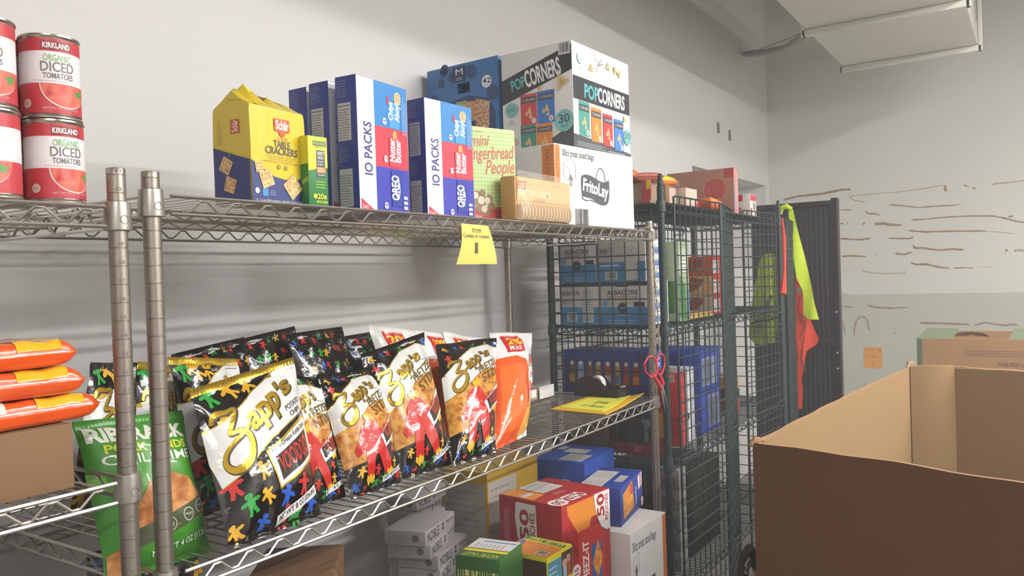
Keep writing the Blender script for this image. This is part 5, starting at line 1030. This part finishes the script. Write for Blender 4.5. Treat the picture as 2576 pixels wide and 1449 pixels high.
# third deck
VB = '#23387c'
vo = [('r', '#2a4596', .004, .86, .996, .996), ('r', '#1f2f68', .004, .004, .996, .42)]
cols = [('#6b5a2a', '#b08f35'), ('#8fa6c0', '#c9a8a8'), ('#9c4a2c', '#c9a08a'), ('#b08a3a', '#7d8290'), ('#b0402f', '#a9adb4'), ('#b0904a', '#5c68a0'), ('#9c2f22', '#b0432c'), ('#a8391f', '#c07a2c')]
for i, (c1, c2) in enumerate(cols):
    u = .06+i*.108; vo += [('p', c1, [(u, .46), (u+.085, .45), (u+.075, .82), (u+.01, .82)]), ('r', c2, u+.01, .50, u+.075, .62), ('c', '#d8d8d8', u+.045, .80, .035)]
facebox('chip_variety_box', 'wide blue chip variety box picturing small bags, in the cage behind the tape dispenser', 1.155, 1.50, 2.630, .16, .925, .233, VB, vo,
        [('r', '#2a4596', .02, .70, .98, .98), ('t', '#d6dae6', '42 CT', .3, .72, .6, .95, 90, BOLD), ('r', '#a82a24', .02, .36, .98, .69), ('t', '#e6d6c8', 'Classic Mix', .30, .40, .6, .68, 90, dict(sh=.3)), ('r', '#b0401f', .02, .02, .98, .34), ('c', '#d89a35', .5, .18, .06)])
facebox('brown_carton', 'dim brown carton under the left part of the chip variety box', 1.32, 1.50, 2.630, .16, g3, .134, '#6b5748', [('r', '#8a8078', .1, .3, .45, .8), ('r', '#7a5a42', .5, .2, .95, .7)])
facebox('dark_pouch_box', 'dark box with pale heart marks under the right part of the chip variety box', 1.150, 1.315, 2.630, .16, g3+.0405, .0935, '#2c241f', [('p', '#8f8c88', [(.75, .9), (.80, .97), (.87, .9), (.93, .97), (.99, .8), (.9, .55), (.92, .1), (.84, .1), (.83, .5)])])
facebox('red_box', 'low red box under the dark box with heart marks', 1.150, 1.315, 2.630, .16, g3, .040, '#8e1f22', [('p', '#b9444a', [(.55, .2), (.75, .2), (.8, .8), (.6, .8)])])
facebox('yellow_bar_box', 'narrow red and yellow snack box just behind the front cage post', 1.110, 1.145, 2.66, .05, g3, .30, '#b0422a', [('r', '#c9973a', .1, .2, .9, .5), ('r', '#a82a24', .1, .55, .9, .95)], [('r', '#c9973a', .1, .1, .9, .35), ('r', '#9aa6b8', .1, .4, .9, .55), ('r', '#a82a24', .1, .6, .9, .95)])
facebox('tall_red_box', 'tall thin red box standing beside the pale panel inside the green cage', 1.105, 1.33, 2.80, .045, g3, .27, '#a82730', [('r', '#c9b9b0', .1, .88, .9, .99)], [('r', '#c43a42', .35, .05, .7, .85)])
facebox('pale_panel_box', 'tall thin silvery white box inside the green cage, left of the blue one', 1.105, 1.30, 2.865, .07, g3, .285, '#b9b8ba', [('r', '#d0d0d4', .1, .05, .9, .95)], [('r', '#cfcfd3', .05, .03, .6, .97), ('l', '#8a8f9c', .65, .5, .95, .8, 8)])
facebox('blue_snack_box', 'bright blue box with silvery packets, upper one of two in the green cage', 1.12, 1.42, 3.04, .23, g3+.167, .165, '#2444a8', [('r', '#1d3280', .2, .1, .8, .9), ('l', '#5a6fb8', .3, .4, .7, .6, 2)], [('r', '#8f98a8', .12, .12, .86, .80), ('bc', '#4a5468', .15, .15, .5, .75), ('r', '#2444a8', .52, .1, .60, .82)], (), 'blue snack boxes')
facebox('blue_snack_box', 'bright blue box with silvery packets, lower one of two in the green cage', 1.12, 1.42, 3.04, .23, g3, .165, '#2444a8', [('r', '#7a7672', .25, .1, .9, .9), ('bc', '#5c5854', .3, .15, .8, .85)], [('r', '#7d8798', .4, .1, .95, .88), ('bc', '#48506a', .42, .15, .9, .8)], (), 'blue snack boxes')
b = MB(); b.box((3.52, 1.14, g3), (3.60, 1.22, g3+.07), '#a8432a', .003); b.box((3.52, 1.14, g3+.0705), (3.60, 1.22, g3+.11), '#2f2d2f', .003); b.box((3.523, 1.143, g3+.1105), (3.597, 1.217, g3+.165), '#c9802c', .003)
b.face((3.52, 1.22, g3+.11), (0, -.08, 0), (0, 0, .055), [('r', '#d98f35', .1, .1, .45, .9), ('r', '#d98f35', .55, .1, .9, .9)], .0004)
b.build('orange_tin', label='small orange and black canister on the third deck behind the right cage door', cat='canister')
# lowest deck
facebox('dark_crate', 'large dark crate on the bottom deck of the green cage', 1.14, 1.48, 2.95, .34, g4, .34, '#1f1c19', [('r', '#2a2622', .1, .1, .9, .9)], [('l', '#3a352f', .1, .1, .9, .9, 6)])
for k in range(5):
    facebox('small_white_box', 'small whitish box seen low behind the cage door, '+('lowest of five', 'second from the bottom of five', 'middle of five', 'second from the top of five', 'topmost of five')[k], 1.115, 1.20, 2.78, .07, g4+k*.076, .075, '#8c8986', [('r', '#6a5a5c', .2, .2, .8, .6)], [('r', '#77807f', .1, .1, .9, .5), ('r', '#a09c9a', .1, .55, .9, .9)], (), 'small white boxes')
# ------------------------------------------------------------------ on top of the cage
CRD = mat('grey_kraft', '#97826f', .8, bump=.05, bscale=200)
facebox('open_candy_carton', 'greyish carton of candy bags at the near end on top of the green cage', 1.125, 1.46, 2.615, .12, g1, .075, CRD, [('l', '#b3a698', .55, .2, .95, .8, 5), ('r', '#8a7766', .0, .0, .45, 1)], (), None)
fm = lambda c: mat('sweet_'+c.strip('#'), c, .22, coat=.6, bump=.5, bscale=40)
def candybag(label, x, y, z, w, d, h, yaw, c, tops, seed):
    return softpack('candy_bag', label, x, y, z, w, d, h, yaw, seed, 'bag', 'candy bags', fm(c), tops)
candybag('clear whitish candy bag at the far back of the near carton on the cage', 2.68, 1.40, g1+.075, .13, .14, .055, 20, '#cfcac4', [('r', ink('#b9b3ae'), .2, .2, .7, .7)], 101)
candybag('orange candy bag with a twisted top, highest on the near carton', 2.66, 1.26, g1+.075, .12, .12, .06, 70, '#dd6a35', [('r', ink('#e8c93a'), .5, .1, .8, .5), ('r', ink('#d9d4d8'), .1, .2, .4, .8)], 102)
candybag('red and silver candy bag slumping over the edge of the near carton', 2.66, 1.155, g1+.075, .11, .10, .036, 35, '#c9756a', [('r', ink('#c9bdb4'), .1, .3, .9, .65), ('r', ink('#e8c93a'), .6, .7, .9, .95)], 103)
b = MB(); q = [(.0, .0), (.028, .02), (.030, .075), (.024, .085), (.002, .085), (-.004, .03)]; b.panel(q, .008, fm('#c9303c'), (2.602, 1.145, g1-.004), (0, -1, 0), (0, 0, 1)); b.panel([(.014, .05), (.029, .055), (.030, .085), (.014, .085)], .002, fm('#e2c534'), (2.5985, 1.145, g1-.004), (0, -1, 0), (0, 0, 1))
b.build('candy_tube', label='flat red and yellow candy pouch hanging over the cage rim beside the post', cat='pouch')
facebox('kraft_tray_carton', 'low kraft carton under the orange and yellow candy bag, on the cage top', 1.13, 1.40, 2.77, .10, g1, .078, KRAFT, [], [('r', '#c9a9a4', .35, .05, .99, .9)], None)
candybag('orange and yellow candy bag lying on the low kraft carton', 2.86, 1.25, g1+.079, .20, .17, .05, -15, '#e0702c', [('p', ink('#e6c63a'), [(.1, .0), (.9, .0), (.8, .45), (.2, .5)]), ('c', ink('#5a7ac0'), .08, .4, .15), ('r', ink('#e8e2da'), .45, .7, .6, .9)], 104)
facebox('sweet_tub', 'pale pinkish clear-fronted pack of sweets leaning right of the kraft carton', 1.10, 1.16, 2.895, .12, g1, .075, '#cfa8a6', [('r', '#cfc8a8', .1, .15, .9, .9)], [('r', '#cdc6ac', .08, .25, .9, .92), ('l', '#b0a488', .12, .3, .85, .85, 4)])
nc = un(1845, 421, 1, 1.14); hz = nc.z-g1
facebox('pepperoni_carton', 'tall brown carton with a big red round, on top of the cage', 1.14, 1.46, nc.x, .06, g1, hz, '#9a6b58', [('c', '#b58a74', .72, .58, .25), ('c', food('red_slices', '#8e2f2c', '#b8524a', 90), .72, .58, .235), ('r', '#a8443c', .86, .80, .998, .998), ('t', '#c9c6d0', 'X', .13, .72, .20, .82, 0, BOLD), ('t', '#c0c4d8', 'D', .24, .50, .30, .61, 0, BOLD)],
        [('r', '#c98f8c', .02, .02, .98, .98), ('p', '#8f92c4', [(.1, .75), (.5, .2), (.5, .02), (.2, .02), (.08, .4)]), ('lv', '#d8b8b0', .5, .4, .9, .85, 2)], None)
candybag('bright orange candy bag at the foot of the brown carton with the red round', 3.22, 1.125, g1, .20, .075, .055, 2, '#e2521c', [('r', ink('#e8a23a'), .1, .0, .5, .3), ('r', ink('#e9dccb'), .3, .4, .5, .7)], 105)
candybag('small red and white candy bag lying low behind the cage rim', 3.04, 1.155, g1, .10, .10, .03, 10, '#c43038', [('r', ink('#e6dcd8'), .3, .2, .6, .7)], 106)
sb = un(1866, 482, 1, 1.20)
facebox('red_white_box', 'small red and white box at the right end on top of the green cage', 1.115, 1.20, 3.755, .10, g1, .112, '#d4cfca', [('r', '#b8303a', .02, .70, .6, .98), ('r', '#c9494f', .3, .05, .5, .45)], [('r', '#c4454c', .05, .72, .98, .98), ('r', '#d8d4d0', .05, .05, .98, .70), ('bc', '#55504e', .45, .35, .85, .65), ('r', '#b8303a', .1, .0, .3, .4)])
# ------------------------------------------------------------------ safety vests
def cloth(b, px, x, m, amp=.012, k=26, sl=0., L=.02):
    P = [un(a, c, 0, x) for a, c in px]; vs, fs = tess([(-p.y, p.z) for p in P], [tuple(range(len(P)))], L)
    def f(a, z): return x+amp*sin(k*a+6*z)+amp*.5*sin(k*2.3*a-3*z)+sl*(z-1.2)
    b.add([(f(a, z), -a, z) for a, z in vs], fs, m); b.add([(f(a, z)+.003, -a, z) for a, z in vs], [q[::-1] for q in fs], m)
VY = mat('hi_vis_yellow', '#c9e02c', .6, bump=.1, bscale=300); VO = mat('hi_vis_orange', '#e8442a', .6, bump=.1, bscale=300); RFL = mat('reflective_tape', '#cfccb8', .3, .2); TRIM = mat('dark_trim', '#5c2a22', .7)
t = thing('yellow_safety_vest', (4.6, 1.05, .95), 'lime yellow safety vest draped over the folded cage door beside the black rack', 'safety vest')
b = MB(); cloth(b, [(1982, 524), (1994, 526), (2002, 560), (2012, 600), (2022, 640), (2034, 690), (2042, 725), (2050, 765), (2060, 804), (2032, 803), (2021, 790), (2022, 760), (2020, 730), (2006, 700), (1996, 640), (1988, 580)], 4.55, VY); b.build('front_panel', t, smooth=2)
b = MB(); b.tube([un(1962, 538, 0, 4.55), un(1966, 524, 0, 4.545), un(1978, 519, 0, 4.54), un(1992, 526, 0, 4.545)], [.012, .016, .016, .010], VY, n=8); b.build('shoulder_strap', t)
b = MB(); cloth(b, [(1968, 880), (1974, 870), (1976, 940), (1972, 950), (1966, 948)], 4.55, VY); b.build('hanging_tail', t)
t = thing('orange_safety_vest', (4.58, 1.08, .75), 'orange-red safety vest with dark piping hanging under the yellow one', 'safety vest')
b = MB(); cloth(b, [(2000, 680), (2012, 688), (2022, 720), (2030, 760), (2036, 800), (2046, 826), (2059, 852), (2055, 866), (2030, 882), (2026, 900), (2022, 935), (2017, 950), (2020, 985), (2017, 1029), (2001, 1028), (2000, 990), (2004, 940), (2008, 900), (2004, 840), (2002, 760)], 4.592, VO, .008, 24); b.build('front_panel', t, smooth=2)
b = MB(); cloth(b, [(2006, 724), (2026, 718), (2030, 728), (2007, 738)], 4.575, RFL, .006); b.build('reflective_band', t)
b = MB()
for Q in (((2007, 775), (2012, 750), (2022, 740), (2032, 738)), ((2005, 780), (2020, 800), (2024, 825), (2012, 850)), ((2030, 780), (2026, 830), (2016, 900), (2026, 935))): b.tube([un(a, c, 0, 4.578) for a, c in Q], .0022, TRIM, n=5)
b.build('piping', t)
t = thing('yellow_work_vest', (4.16, 1.25, .95), 'yellow vest hanging on the far end mesh, seen through the green cage', 'safety vest')
b = MB(); cloth(b, [(1922, 638), (1955, 638), (1955, 860), (1935, 862), (1912, 868), (1893, 862), (1882, 848), (1886, 800), (1895, 740), (1905, 690), (1910, 660)], 4.165, VY, .012, 18); b.build('body', t, smooth=2)
b = MB(); cloth(b, [(1895, 835), (1905, 840), (1930, 775), (1945, 745), (1938, 742), (1915, 780)], 4.140, mat('grey_reflective', '#8c9078', .5), .004); b.build('reflective_band', t)
b = MB(); b.tube([un(1888, 816, 0, 4.11), un(1905, 808, 0, 4.105), un(1930, 806, 0, 4.10)], [.004, .006, .006], mat('black_strap', '#25221f', .6), n=6); b.tube([un(1930, 806, 0, 4.10), un(1960, 797, 0, 4.10)], .006, MATS['black_strap'], n=6)
b.build('strap', t, label='black strap')
b = MB(); b.tube([un(1968, 548, 1, 1.04), un(1972, 600, 1, 1.04), un(1974, 680, 1, 1.04), un(1970, 740, 1, 1.04)], [.004, .010, .008, .018], VO, n=8); b.build('orange_ribbon', label='narrow orange ribbon hanging down the corner post of the cage', cat='ribbon')
# ------------------------------------------------------------------ produce box on a stack behind the bulk carton
t = thing('pallet', (3.5, .15, 0), 'wooden pallet behind the big bulk carton, hidden below the boxes', 'pallet')
WD = mat('pallet_wood', '#9c7b54', .8, var=.15, vscale=12)
b = MB()
for i in range(5): b.box((3.18+i*.15, -.55, .10), (3.29+i*.15, .45, .12), WD)
for y in (-.5, -.05, .40): b.box((3.18, y-.04, 0), (3.89, y+.04, .10), WD)
b.build('boards', t)
carton('stacked_kraft_box', 'plain kraft box on the pallet carrying the produce box', 'box', (3.20, -.13, .1205), 0, .40, .50, .745, KRAFT, (), (), None)
PC = mat('produce_board', '#b8926b', .75, bump=.04, bscale=200, var=.05); PG = mat('produce_green', '#6f7a62', .7)
t = thing('produce_box', (3.2, .12, .866), 'kraft produce box with green corner tabs and purple print, behind the bulk carton', 'box')
yl, yr, zb, zt = .366, -.13, .866, 1.172
b = MB()
b.box((3.20, yr, zb), (3.206, yl, zt), PC); b.box((3.59, yr, zb), (3.596, yl, zt), PC); b.box((3.20, yl-.006, zb), (3.596, yl, zt), PG); b.box((3.20, yr, zb), (3.596, yr+.006, zt), PG); b.box((3.206, yr+.006, zb), (3.59, yl-.006, zb+.006), PC)
b.face((3.20, yl, zb), (0, yr-yl, 0), (0, 0, zt-zb), [('r', PG, 0, 0, .035, 1), ('l', '#8c7370', .30, .80, .84, .88, 3), ('t', '#86696a', 'THIS SIDE UP', .50, .70, .67, .74, 0, BOLD), ('t', '#86696a', 'MAXIMUM HEIGHT 6 BOXES', .40, .62, .78, .67, 0, dict(b=.03)), ('l', '#8c7370', .44, .46, .76, .58, 3)])
b.build('box_walls', t)
for y0, y1 in ((yl, .252), (.085, -.03)):
    b = MB(); b.add([(3.20, y0, zt), (3.20, y1, zt), (3.42, y1-.004, zt+.022), (3.42, y0-.012, zt+.022)], [(0, 1, 2, 3)], PG); b.add([(3.20, y0, zt-.003), (3.20, y1, zt-.003), (3.42, y1-.004, zt+.019), (3.42, y0-.012, zt+.019)], [(3, 2, 1, 0)], PG); b.build('corner_tab', t, label='green corner tab')
b = MB(); vs = []; fs = []
for j in range(7):
    for i in range(17): a = pi*i/16; rr = .045*cos(pi/2*j/6.2); vs.append((3.27+.03*sin(pi/2*j/6), .20-.055*cos(a)*cos(pi/2*j/7), zb+.20+.108+.018*sin(a)*cos(pi/2*j/7)))
for j in range(6):
    for i in range(16): q = j*17+i; fs.append((q, q+1, q+18, q+17))
b.add(vs, fs, mat('liner_paper', '#cdb6a6', .6)); b.build('paper_liner', t, label='pale paper liner')
# ------------------------------------------------------------------ bulk carton in front right
ZG = 1.116; A = un(1893, 1113, 2, ZG); Bc = un(2288, 922, 2, ZG); Cc = un(2395, 921, 2, ZG); E0 = un(2600, 1203, 2, ZG)
ad = (E0-A).normalized(); D2 = (Bc-A).normalized(); En = A+ad*1.02; Dn = Cc+(ad*.80)
P0 = [Vector((p.x, p.y, 0)) for p in (A, Bc, Cc, Dn, Dn+(En-Dn)*.16+Vector((.0, -.08, 0)), En)]
P0[3] = Vector((Dn.x, Dn.y, 0)); 
t = thing('bulk_carton', (P0[0].x+.5, P0[0].y-.5, .125), 'huge open brown bulk carton filling the lower right of the photo', 'carton')
KO_ = mat('bulk_outer_shaded', '#6a4528', .75, bump=.04, bscale=120, var=.06, vscale=2.5, stretch=(1, 1, 3)); KI = mat('bulk_inner', '#937650', .8, bump=.03, bscale=120, var=.04, vscale=3); KE = mat('bulk_edge', '#a98560', .85, bump=.5, bscale=250)  # outer board darker than real kraft: shade of the outside is in its colour
cen = sum(P0, Vector())/len(P0)
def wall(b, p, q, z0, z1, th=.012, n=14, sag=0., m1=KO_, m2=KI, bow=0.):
    d = (q-p).normalized(); nn = Vector((-d.y, d.x, 0)); nn = nn if nn.dot(cen-p) > 0 else -nn
    vs = []; fs = []
    for i in range(n+1):
        s = i/n; c = p.lerp(q, s)-nn*bow*sin(pi*s); zt_ = z1-sag*sin(pi*min(1, s*1.3))+.0012*sin(s*37+p.x*9)
        vs += [(c.x, c.y, z0), (c.x, c.y, zt_), (c.x+nn.x*th, c.y+nn.y*th, zt_-.001), (c.x+nn.x*th, c.y+nn.y*th, z0)]
    o_ = []; e_ = []; i_ = []
    for i in range(n): a = i*4; o_.append((a, a+4, a+5, a+1)); e_.append((a+1, a+5, a+6, a+2)); i_.append((a+2, a+6, a+7, a+3))
    b.add(vs, o_, m1); b.add(vs, e_, KE); b.add(vs, i_, m2); b.add(vs, [(0, 1, 2, 3), (n*4+3, n*4+2, n*4+1, n*4)], KE)
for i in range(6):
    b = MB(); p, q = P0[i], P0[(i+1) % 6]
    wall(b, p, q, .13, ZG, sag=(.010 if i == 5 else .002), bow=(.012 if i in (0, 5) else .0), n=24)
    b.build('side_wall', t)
b = MB(); p = P0[1]; q = P0[2]; dd = (q-p); nn = Vector((-dd.y, dd.x, 0)).normalized(); nn = nn if nn.dot(cen-p) > 0 else -nn
wall(b, p-D2*.03+nn*.022, p+dd*.98+nn*.020, .20, ZG+.006, .006, 16, -.004, KI, KI, -.010); b.build('folded_flap', t)
b = MB(); cr = P0[2]+nn*.018; wall(b, cr, cr+ad*.30+D2*-.0, .20, ZG-.002, .005, 10, 0, KI, KI, .0); b.build('overlap_flap', t)
b = MB(); b.tube([A+Vector((-.002, .004, -.006)), A+Vector((.008, -.002, .003)), A+Vector((.022, -.014, .002))], [.004, .007, .004], KE, n=8); b.build('crushed_corner', t)
b = MB(); b.tube([Bc+Vector((-.03, .004, -.004)), Bc+Vector((-.01, 0, .012)), Bc+Vector((.015, -.012, .010))], [.004, .007, .004], KE, n=8); b.build('crushed_corner', t)
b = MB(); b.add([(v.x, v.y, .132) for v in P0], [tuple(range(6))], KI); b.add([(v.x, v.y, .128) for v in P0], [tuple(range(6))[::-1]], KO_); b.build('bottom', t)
t2 = thing('floor_pallet', (P0[0].x+.5, P0[0].y-.5, 0), 'wooden pallet under the huge bulk carton', 'pallet')
b = MB()
for i in range(7): b.box((1.30+i*.20, -.80, .105), (1.42+i*.20, .44, .127), WD)
for y in (-.74, -.18, .38): b.box((1.30, y-.05, 0), (2.62, y+.05, .105), WD)
b.build('boards', t2)
# hand truck left of the bulk carton: only the grip shows
h0 = un(1866, 1402, 1, .60); t = thing('hand_truck', (h0.x+.05, .62, 0), 'dark hand truck with bright metal fittings beside the bulk carton, at the bottom edge', 'hand truck')
DG = mat('dark_grip', '#2c2823', .5); b = MB()
b.tube([(h0.x, .60, 0.02), (h0.x, .60, h0.z-.05), (h0.x+.02, .60, h0.z-.01), (h0.x+.06, .60, h0.z), (h0.x+.12, .60, h0.z-.06), (h0.x+.14, .60, h0.z-.12), (h0.x+.14, .60, .02)], .014, DG, n=10); b.build('frame', t)
b = MB(); b.tube([(h0.x-.018, .585, h0.z-.012), (h0.x+.012, .585, h0.z-.005)], .0045, CHROME); b.tube([(h0.x-.020, .585, h0.z-.027), (h0.x+.010, .585, h0.z-.020)], .0045, CHROME); b.build('clamp', t)
kb = un(1892, 1440, 1, .60); b = MB(); b.lathe([(.003, -.012), (.011, -.008), (.013, 0), (.011, .008), (.003, .012)], CHROME, (kb.x, .588, kb.z), n=14); b.build('knob', t)
b = MB(); b.box((h0.x-.03, .42, .0), (h0.x+.18, .60, .012), DG); b.build('toe_plate', t)
